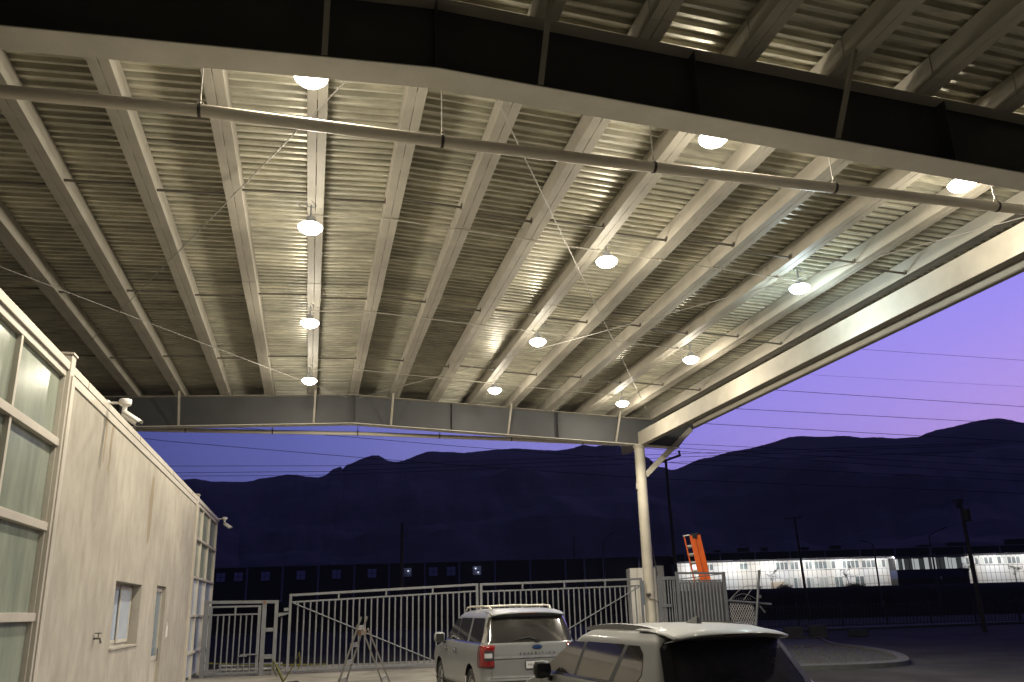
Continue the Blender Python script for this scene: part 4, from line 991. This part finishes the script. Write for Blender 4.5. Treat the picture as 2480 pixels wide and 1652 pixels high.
fn.build('shark_fin_antenna', CARP, cr_, bevel=.008)
MB().tube([C2.rear(.02, 1.10, .04), C2.rear(-.10, 1.16, .045), C2.rear(-.40, 1.12, .035)], [.02, .017, .006], 8).build('rear_wiper', CDARK, cr_, smooth=True)
MB().grid([[(x, y, zz_) for x in (-.004, .004)] for y, zz_ in ((1.1, 1.6), (1.2, 1.6))]).build('roof_seam', CDARK, cr_)
C2.panel_rear([(.30, -.7, .7), (.46, -.7, .7)], 14, .012).build('lower_valance', CDARK, cr_)

# ============================================================ the works across the street
def far(name, label, cat, D, group=None): return thing(name, label, cat, FU(0, D), -YAW, group)
wh = far('warehouse', 'long dark metal warehouse with small square windows below the hills', 'building', 120)
B(-75, 22.9, 0, 26, 0, 8.72).build('wall', WARE, wh)
rq = MB(); rq.box(-75, 22.9, -.25, -.001, 8.66, 8.80); rq.build('roof_edge', WARET, wh)
for x in [-56, -50.6, -45.3]+[-40.06, -34.77, -29.49, -24.14, -18.97, -13.68, -8.57, -3.28, 1.95, 7.18, 10.01, 12.84, 18.1]:
    B(x-.13, x+.13, -.2, -.001, 0, 8.655).build('pilaster', WARET, wh)
for x0 in (-44.61, -41.97, -37.98, -32.7, -27.42, -22.15, -16.93, -13.06, -10.42, -6.56):
    z0 = 6.72; w_ = B(x0, x0+1.27, -.06, -.001, z0, z0+1.25).build('window', WAREW, wh)
    q = MB(); q.box(x0+.60, x0+.65, -.075, -.061, z0+.05, z0+1.2); q.box(x0+.05, x0+1.22, -.085, -.076, z0+.6, z0+.64); q.build('glazing_bar', WARE, w_)
# roof vent
P = MB(); P.prism([(0, 0), (6, 0), (5, .38), (1, .45)], 2, (-33, 3, 8.72), ((1, 0, 0), (0, 0, 1))); P.build('roof_vent', WARET, wh)
GLINT = mat('lamp_glint', (1, 1, 1), .5, emis=((.85, .92, 1), 2.2))  # glowing beads stand in for lamps reflected at the warehouse
for u_, z_, lb in ((-16.12, 7.51, 'tiny white lamp glint on the warehouse window beside the lone slim pole'), (-6.11, 7.62, 'upper of two tiny white lamp glints at the warehouse'), (-5.75, 7.06, 'lower of two tiny white lamp glints at the warehouse')):
    o = MB().lathe([(0, -.07), (.05, -.05), (.07, 0), (.05, .05), (0, .07)], (0, 0, 0), 10).box(-.03, .03, .05, .32, -.02, .02).build('window_glint', GLINT, smooth=True, at=FU(u_, 119.6, z_)); o.rotation_euler = (0, 0, -YAW); tag(o, lb, 'light', 'small lamp glints at the warehouse')
# lit works building
wk = far('works_building', 'long two storey building with floodlit white panelled front and rows of windows', 'building', 118)
zb0 = 3.32
B(23.0, 79, 0, 14, 0, 7.45).build('wall', CLAD, wk)
q = MB(); q.box(22.9, 79.2, -2.6, -.001, 7.62, 8.62); q.build('eave_fascia', WARE, wk)
B(22.9, 79.2, -.0, 14, 7.452, 8.5).build('roof', WARE, wk)
q = MB(); q.box(22.9, 79.2, -2.66, -2.60, 8.62, 8.74); q.build('parapet_rail', WARET, wk)
for x in range(24, 80, 5): B(x, x+.18, -2.66, -2.601, 7.7, 8.619).build('fascia_rib', WARET, wk)
def z6(x, y=None): return 23.4+(1700+x/3.018-1640)*.06025
def win(xa, xb, z0, z1, nm):
    w = MB(); fr = .09; a, b_ = z6(xa), z6(xb)
    w.box(a, b_, -.10, -.001, z0, z0+fr); w.box(a, b_, -.10, -.001, z1-fr, z1)
    k = max(1, round((b_-a)/.62)); st_ = (b_-a)/k
    for i in range(k+1):
        x = a+st_*i; w.box(x-.05, x+.05, -.101, -.001, z0+fr, z1-fr)
    o = w.build('window', FWH, wk); random.seed(int(xa))
    for i in range(k):
        x = a+st_*i; mm = (FGL, mat('office_glass_dark', (.15, .17, .18), .2), mat('office_blind', (.40, .43, .42), .6))[random.choice((0, 0, 1, 1, 2))]
        B(x+.051, x+st_-.051, -.06, -.05, z0+fr+.001, z1-fr-.001).build('pane', mm, o)
for xa, xb in ((20, 80), (240, 330), (535, 625), (640, 700), (722, 800), (815, 970), (990, 1142), (1160, 1262), (1275, 1365)): win(xa, xb, 6.10 if xa > 400 else 6.3, 7.3, 'u')
for xa, xb in ((1985, 2012), (2022, 2180), (2190, 2350), (2400, 2560), (1895, 1945)): win(xa, xb, 6.15, 7.28, 'u')
for xa, xb in ((580, 628), (652, 708), (745, 803), (838, 905), (950, 1010), (1098, 1165)): win(xa, xb, 3.45, 5.05, 'l')
q = MB(); a, b_ = z6(490), z6(580); q.box(a, b_, -.5, -.001, 3.3, 4.5); q.build('planter_wall', mat('beige_render', (.5, .43, .34), .8), wk)
# entrance block
ua, ub = 54.1, 64.3
B(ua, ub, -2.2, -.001, 0, 4.42).build('entrance_base', BLACKP, wk)
B(ua, ub, -2.3, -.001, 4.421, 5.62).build('navy_band', NAVY, wk)
B(ua-.1, ub+.1, -2.35, -.001, 7.30, 7.55).build('entrance_lintel', mat('pale_lintel', (.32, .32, .34), .7), wk)
LITW = mat('lit_window', (.4, .42, .42), .5, emis=((.80, .84, .82), .42))
DKW = mat('dim_window', (.10, .12, .12), .3, emis=((.5, .55, .52), .05))
random.seed(11); x = ua
wb = B(ua, ub, -2.0, -.001, 5.621, 7.299).build('lit_window_band', mat('dark_reveal', (.03, .03, .035), .7), wk)
while x < ub-.5:
    w_ = random.choice((.35, .5, .7)); B(x+.08, x+w_-.06, -2.12, -2.01, 5.66, 7.25-random.random()*.12).build('pane', random.choice((LITW, DKW, DKW, LITW)), wb); x += w_
B(ua+6.0, ua+6.25, -2.36, -2.301, 4.2, 4.6).build('name_plate', PLATE, wk)
# fixtures under the eave that wash the front
fixture = None
for i in range(10):
    u_ = 26+i*5.4
    if abs(u_-59) < 4.6: D_ = 113.6
    else: D_ = 115.75
    o = B(-.45, .45, -.12, .12, 0, .09).build('eave_floodlight', LBODY)
    o.location = FU(u_, D_, 7.50); o.rotation_euler = (0, 0, -YAW)
    tag(o, ('first', 'second', 'third', 'fourth', 'fifth', 'sixth', 'seventh', 'eighth', 'ninth', 'tenth')[i]+' small floodlight under the far eave counted from the orange ladder', 'floodlight', 'floodlights under the eave')
    if abs(u_-59) < 4.6: continue
    ld = bpy.data.lights.new('flood', 'AREA'); ld.shape = 'RECTANGLE'; ld.size = 3.2; ld.size_y = .25; ld.energy = 210; ld.color = (1, .97, .92)
    lo = bpy.data.objects.new('flood_light', ld); COL.objects.link(lo); lo.parent = o; lo.location = (0, 0, -.05)
    d_ = Vector((0, 2.2, -2.9)).normalized(); lo.rotation_mode = 'QUATERNION'; lo.rotation_quaternion = d_.to_track_quat('-Z', 'Z')
# roof units
acs = [(30.1, .9, .9, 'small dark cooling unit on the far roof, first beyond the orange ladder'), (31.9, 1.1, .6, 'low dark cooling unit close beside the first one on the far roof'), (34.0, 1.6, 1.15, 'dark twin cooling unit on the far roof between ladder and crossarm pole'), (37.2, .9, 1.1, 'dark square cooling unit next before the crossarm pole'),
       (43.2, 1.2, 1.0, 'dark cooling unit on the far roof just past the crossarm pole'), (47.8, 1.5, 1.15, 'dark cooling unit on the far roof before the curved arm street lamp'), (61.2, 1.9, .85, 'dark cooling unit behind the straight arm street lamp'), (66.0, 2.6, 1.1, 'wide dark cooling unit above the lit entrance block'), (70.4, 1.6, .6, 'low dark cooling unit just past the thick leaning pole'), (75.2, 3.4, 1.35, 'widest dark cooling unit at the end of the far roof')]
for u_, w_, h_, lb in acs:
    t = thing('roof_cooling_unit', lb, 'cooling unit', FU(u_, 121, 8.5), -YAW, 'cooling units on the far roof')
    q = MB(); q.box(-w_/2, w_/2, -.5, .5, .12, h_); q.box(-w_/2+.05, -w_/2+.15, -.5, .5, 0, .12); q.box(w_/2-.15, w_/2-.05, -.5, .5, 0, .12); q.build('casing', DARKST, t, bevel=.04)
    MB().lathe([(min(.35, w_*.3), 0), (min(.35, w_*.3), .09)], (0, 0, h_), 14).build('fan_ring', WARET, t)
# low fence along the street
t = far('street_fence', 'dim low metal picket fence along the far side of the street', 'fence', 56)
q = MB(); x = 16.0
while x < 62: q.box(x-.02, x+.02, -.02, .02, .05, 1.62); x += .23
q.build('picket_panel', DARKST, t)
B(16, 62, -.03, .03, 1.45, 1.50).build('top_rail', DARKST, t); B(16, 62, -.03, .03, .2, .25).build('bottom_rail', DARKST, t)
for x in range(16, 63, 3): B(x-.05, x+.05, -.05, .05, 0, 1.75).build('post', DARKST, t)
B(-75, 110, 0, .25, 0, 1.0).build('boundary_wall', mat('dark_block', (.03, .03, .035), .9))
o = bpy.data.objects['boundary_wall']; o.location = FU(0, 86); o.rotation_euler = (0, 0, -YAW); tag(o, 'low dark block wall running below the raised works site', 'wall')

# poles
def pole(name, label, u_, D_, h_, r_, lean=0, group=None):
    t = thing(name, label, 'pole', FU(u_, D_), -YAW, group); MB().tube([(0, 0, 0), (lean, 0, h_)], [r_*1.25, r_*.8], 12).build('shaft', WOODP, t, smooth=True); return t
t = pole('utility_pole', 'tall utility pole with angled crossarm behind the round column', 11.8, 60, 12.6, .125, -.15)
MB().bar((-1.35, 0, 12.1), (1.05, 0, 12.9), .12, .16).build('crossarm', DARKST, t)
for x, z_ in ((-1.25, 12.2), (-.3, 12.5), (.95, 12.95)): MB().lathe([(.03, 0), (.10, .03), (.06, .12), (.10, .2), (.05, .3), (0, .32)], (x, 0, z_), 10).build('insulator', DARKST, t, smooth=True)
t = pole('utility_pole', 'thick dark pole with a transformer cluster at its top near the right edge', 25.30, 45, 7.2, .11, -.08)
q = MB(); q.lathe([(0, 0), (.24, .02), (.26, .7), (0, .76)], (-.02, -.3, 5.9), 14); q.box(-.5, .1, -.05, .05, 7.05, 7.17); q.box(-.3, -.1, -.1, .1, 6.7, 7.0); q.lathe([(0, 0), (.2, .02), (.2, .5), (0, .54)], (.15, .2, 6.1), 12); q.build('transformer', DARKST, t, smooth=True)
t = pole('utility_pole', 'slim leaning utility pole with a short crossarm in front of the lit building', 28.25, 80, 9.9, .12, -.25)
MB().bar((-1.25, 0, 9.75), (.55, 0, 9.95), .1, .12).build('crossarm', DARKST, t)
for x in (-1.2, -.5, .5): MB().lathe([(.04, 0), (.06, .1), (0, .25)], (x, 0, 9.85+x*.1), 8).build('insulator', DARKST, t, smooth=True)
pole('slim_pole', 'lone slim grey pole rising behind the wide gate leaf', -8.55, 60, 8.3, .14)
pole('thin_mast', 'thin dim mast in front of the warehouse beside the arm lamp', 6.3, 88, 9.4, .07)
def arm_lamp(label, u_, D_, h_, pts, r_=.09):
    t = thing('street_lamp', label, 'street lamp', FU(u_, D_), -YAW, 'unlit street lamps')
    MB().tube([(0, 0, 0), (0, 0, h_)], [r_*1.3, r_*.8], 10).build('post', DARKST, t, smooth=True)
    MB().tube([(0, 0, h_)]+pts[:-1], .045, 8).build('arm', DARKST, t, smooth=True)
    a, b_ = Vector(pts[-2]), Vector(pts[-1]); MB().bar(a, b_, .3, .12).build('lamp_head', DARKST, t, bevel=.03)
arm_lamp('unlit street lamp with straight arm rising over the lit entrance block', 41.15, 80, 7.7, [(.4, 0, 7.95), (1.1, 0, 8.3), (1.85, 0, 8.55)])
arm_lamp('unlit street lamp with curved arm before the lit windows', 39.9, 90, 7.6, [(-.3, 0, 7.85), (-.7, 0, 8.0), (-1.35, 0, 8.1)])
arm_lamp('dim unlit street lamp left of the round column before the warehouse', 9.75, 90, 8.65, [(.4, 0, 9.1), (.85, 0, 9.5), (1.3, 0, 9.75)])

# bare young trees
def tree(label, u_, D_, h_, seed, spread=1.0, leaves=60):
    random.seed(seed); t = thing('young_tree', label, 'tree', FU(u_, D_, 3.3), random.uniform(0, 6), 'young trees before the lit building')
    tr = MB(); br = MB(); lf_ = MB(); tips = []
    tr.tube([(0, 0, -.1), (.04, 0, h_*.25), (-.03, .02, h_*.5), (.02, 0, h_*.72)], [.055, .045, .034, .02], 7)
    def grow(p, d, l_, r_, k):
        e = p+d*l_; mid = p+d*l_*.5+Vector((random.gauss(0, .05), random.gauss(0, .05), .02)); br.tube([p, mid, e], [r_, r_*.8, r_*.55], 5); tips.append(e); tips.append(mid)
        if k > 0:
            for _ in range(random.choice((2, 3))):
                nd = (d+Vector((random.gauss(0, .55), random.gauss(0, .55), random.gauss(.15, .3)))).normalized(); grow(e if random.random() < .6 else mid, nd, l_*random.uniform(.5, .8), r_*.6, k-1)
    for i in range(8):
        z_ = h_*random.uniform(.28, .72); a = random.uniform(0, 6.28); grow(Vector((0, 0, z_)), Vector((math.cos(a)*spread, math.sin(a)*spread, random.uniform(.5, 1.1))).normalized(), h_*random.uniform(.14, .24), .018, 3)
    tr.build('trunk', BARK, t, smooth=True); cr2 = br.build('branches', BARK, t)
    for _ in range(leaves):
        p = random.choice(tips)+Vector((random.gauss(0, .05), random.gauss(0, .05), random.gauss(0, .05))); s_ = random.uniform(.04, .09); a = Vector((random.gauss(0, 1), random.gauss(0, 1), random.gauss(0, 1))).normalized(); b_ = a.cross(Vector((.3, .5, .8))).normalized()
        k = len(lf_.v); lf_.v += [tuple(p), tuple(p+a*s_+b_*s_*.5), tuple(p+a*2*s_), tuple(p+a*s_-b_*s_*.5)]; lf_.f.append((k, k+1, k+2, k+3))
    lf_.build('foliage', LEAF, t)
tree('small bare tree before the lit front, nearest the orange ladder', 32.9, 105, 2.75, 1, 1, 160)
tree('small sparse tree before the lit windows between two poles', 42.6, 105, 2.85, 2, 1, 160)
tree('leafier small tree beside the thick leaning pole', 57.9, 105, 2.9, 3, 1.2, 420)
tree('forked small tree nearest the right edge before the beige wall', 64.3, 105, 2.6, 4, 1.7, 380)
# shrubs at the foot of the lit front
for u_, w_, lb in ((35.4, 1.8, 'dark low shrub at the foot of the lit front nearest the chain link panel'), (44.6, 2.6, 'dark wide shrub under the lit lower windows')):
    random.seed(int(u_)); q = MB()
    for _ in range(900):
        p = Vector((random.gauss(0, w_*.28), random.gauss(0, .3), abs(random.gauss(0, .25)))); s_ = random.uniform(.05, .12)
        a = Vector((random.gauss(0, 1), random.gauss(0, 1), random.gauss(0, 1))).normalized(); b_ = a.cross(Vector((.3, .5, .8))).normalized(); k = len(q.v)
        q.v += [tuple(p), tuple(p+a*s_+b_*s_*.5), tuple(p+a*2*s_), tuple(p+a*s_-b_*s_*.5)]; q.f.append((k, k+1, k+2, k+3))
    o = q.build('shrub', LEAF, at=FU(u_, 108, 3.32)); tag(o, lb, 'shrub', 'shrubs at the lit front')

# overhead lines
def cable(label, D_, pts, r_=.020, sag=.0):
    (ua_, za), (ub_, zb_) = pts[0], pts[-1]; full = list(pts)
    s0 = (pts[1][1]-pts[0][1])/(pts[1][0]-pts[0][0]); s1 = (pts[-1][1]-pts[-2][1])/(pts[-1][0]-pts[-2][0])
    full = [(ua_-60, za-60*s0+2.0)]+full+[(ub_+60, zb_+60*s1+2.0)] if D_ else full
    P = []
    for (a, b_), (c, d) in zip(full, full[1:]):
        for k in range(4): t_ = k/4; P.append(FU(a+(c-a)*t_, D_, b_+(d-b_)*t_))
    P.append(FU(full[-1][0], D_, full[-1][1]))
    tag(MB().tube(P, r_, 5).build('power_line', WIRE, smooth=True), label, 'cable', 'overhead lines')
WL = [([(33.15, 24.17), (47.47, 22.72)], 'topmost thin line crossing the open sky beyond the roof edge', .016), ([(28.3, 21.82), (46.96, 20.19)], 'second and faintest line from the top in the open sky', .010), ([(24.33, 20.51), (46.58, 18.32)], 'third line from the top in the open sky', .024), ([(20.48, 18.85), (46.26, 16.71)], 'fourth line from the top in the open sky', .024),
      ([(17.38, 17.55), (45.92, 15.08)], 'fifth line from the top, meeting the roof corner tip', .024), ([(15.09, 15.74), (45.59, 13.44)], 'line leaving just under the roof corner tip toward the high peak', .02), ([(14.57, 15.38), (45.45, 12.77)], 'line emerging from behind the slanted column strut, upper of two close ones', .02), ([(14.25, 15.12), (45.32, 12.11)], 'lower of two close lines emerging from behind the slanted strut', .02),
      ([(-25.39, 18.39), (-5.37, 16.11), (11.0, 14.38), (15.63, 13.88), (45.21, 11.55)], 'long line touching the far pipe and passing behind the column head', .022), ([(-31.61, 17.29), (-13.49, 15.24), (-5.38, 14.38), (11.99, 12.68), (44.99, 10.46)], 'long line sloping across the rounded hill top', .024),
      ([(-30.83, 14.96), (-15.59, 14.58)], 'upper of three level lines over the low ridge by the office', .02), ([(-30.22, 14.35), (-16.79, 14.09)], 'middle of three level lines over the low ridge by the office', .02), ([(-29.97, 14.04), (-18.7, 13.77)], 'lowest of three level lines over the low ridge by the office', .02)]
for p_, lb, r_ in WL: cable(lb, 70, p_, r_)

# dusk air between here and the hills
hz = MB(); hz.box(-6050, 6050, -6050, 6050, -3, 900)
hm = bpy.data.materials.new('air'); hm.use_nodes = True; t_ = hm.node_tree; t_.nodes.clear()
ov = t_.nodes.new('ShaderNodeOutputMaterial'); pv = t_.nodes.new('ShaderNodeVolumePrincipled'); pv.inputs['Density'].default_value = 1.15e-4
pv.inputs['Color'].default_value = (.80, .80, .95, 1); t_.links.new(pv.outputs[0], ov.inputs['Volume'])
ho = hz.build('haze', hm); tag(ho, kind='stuff')
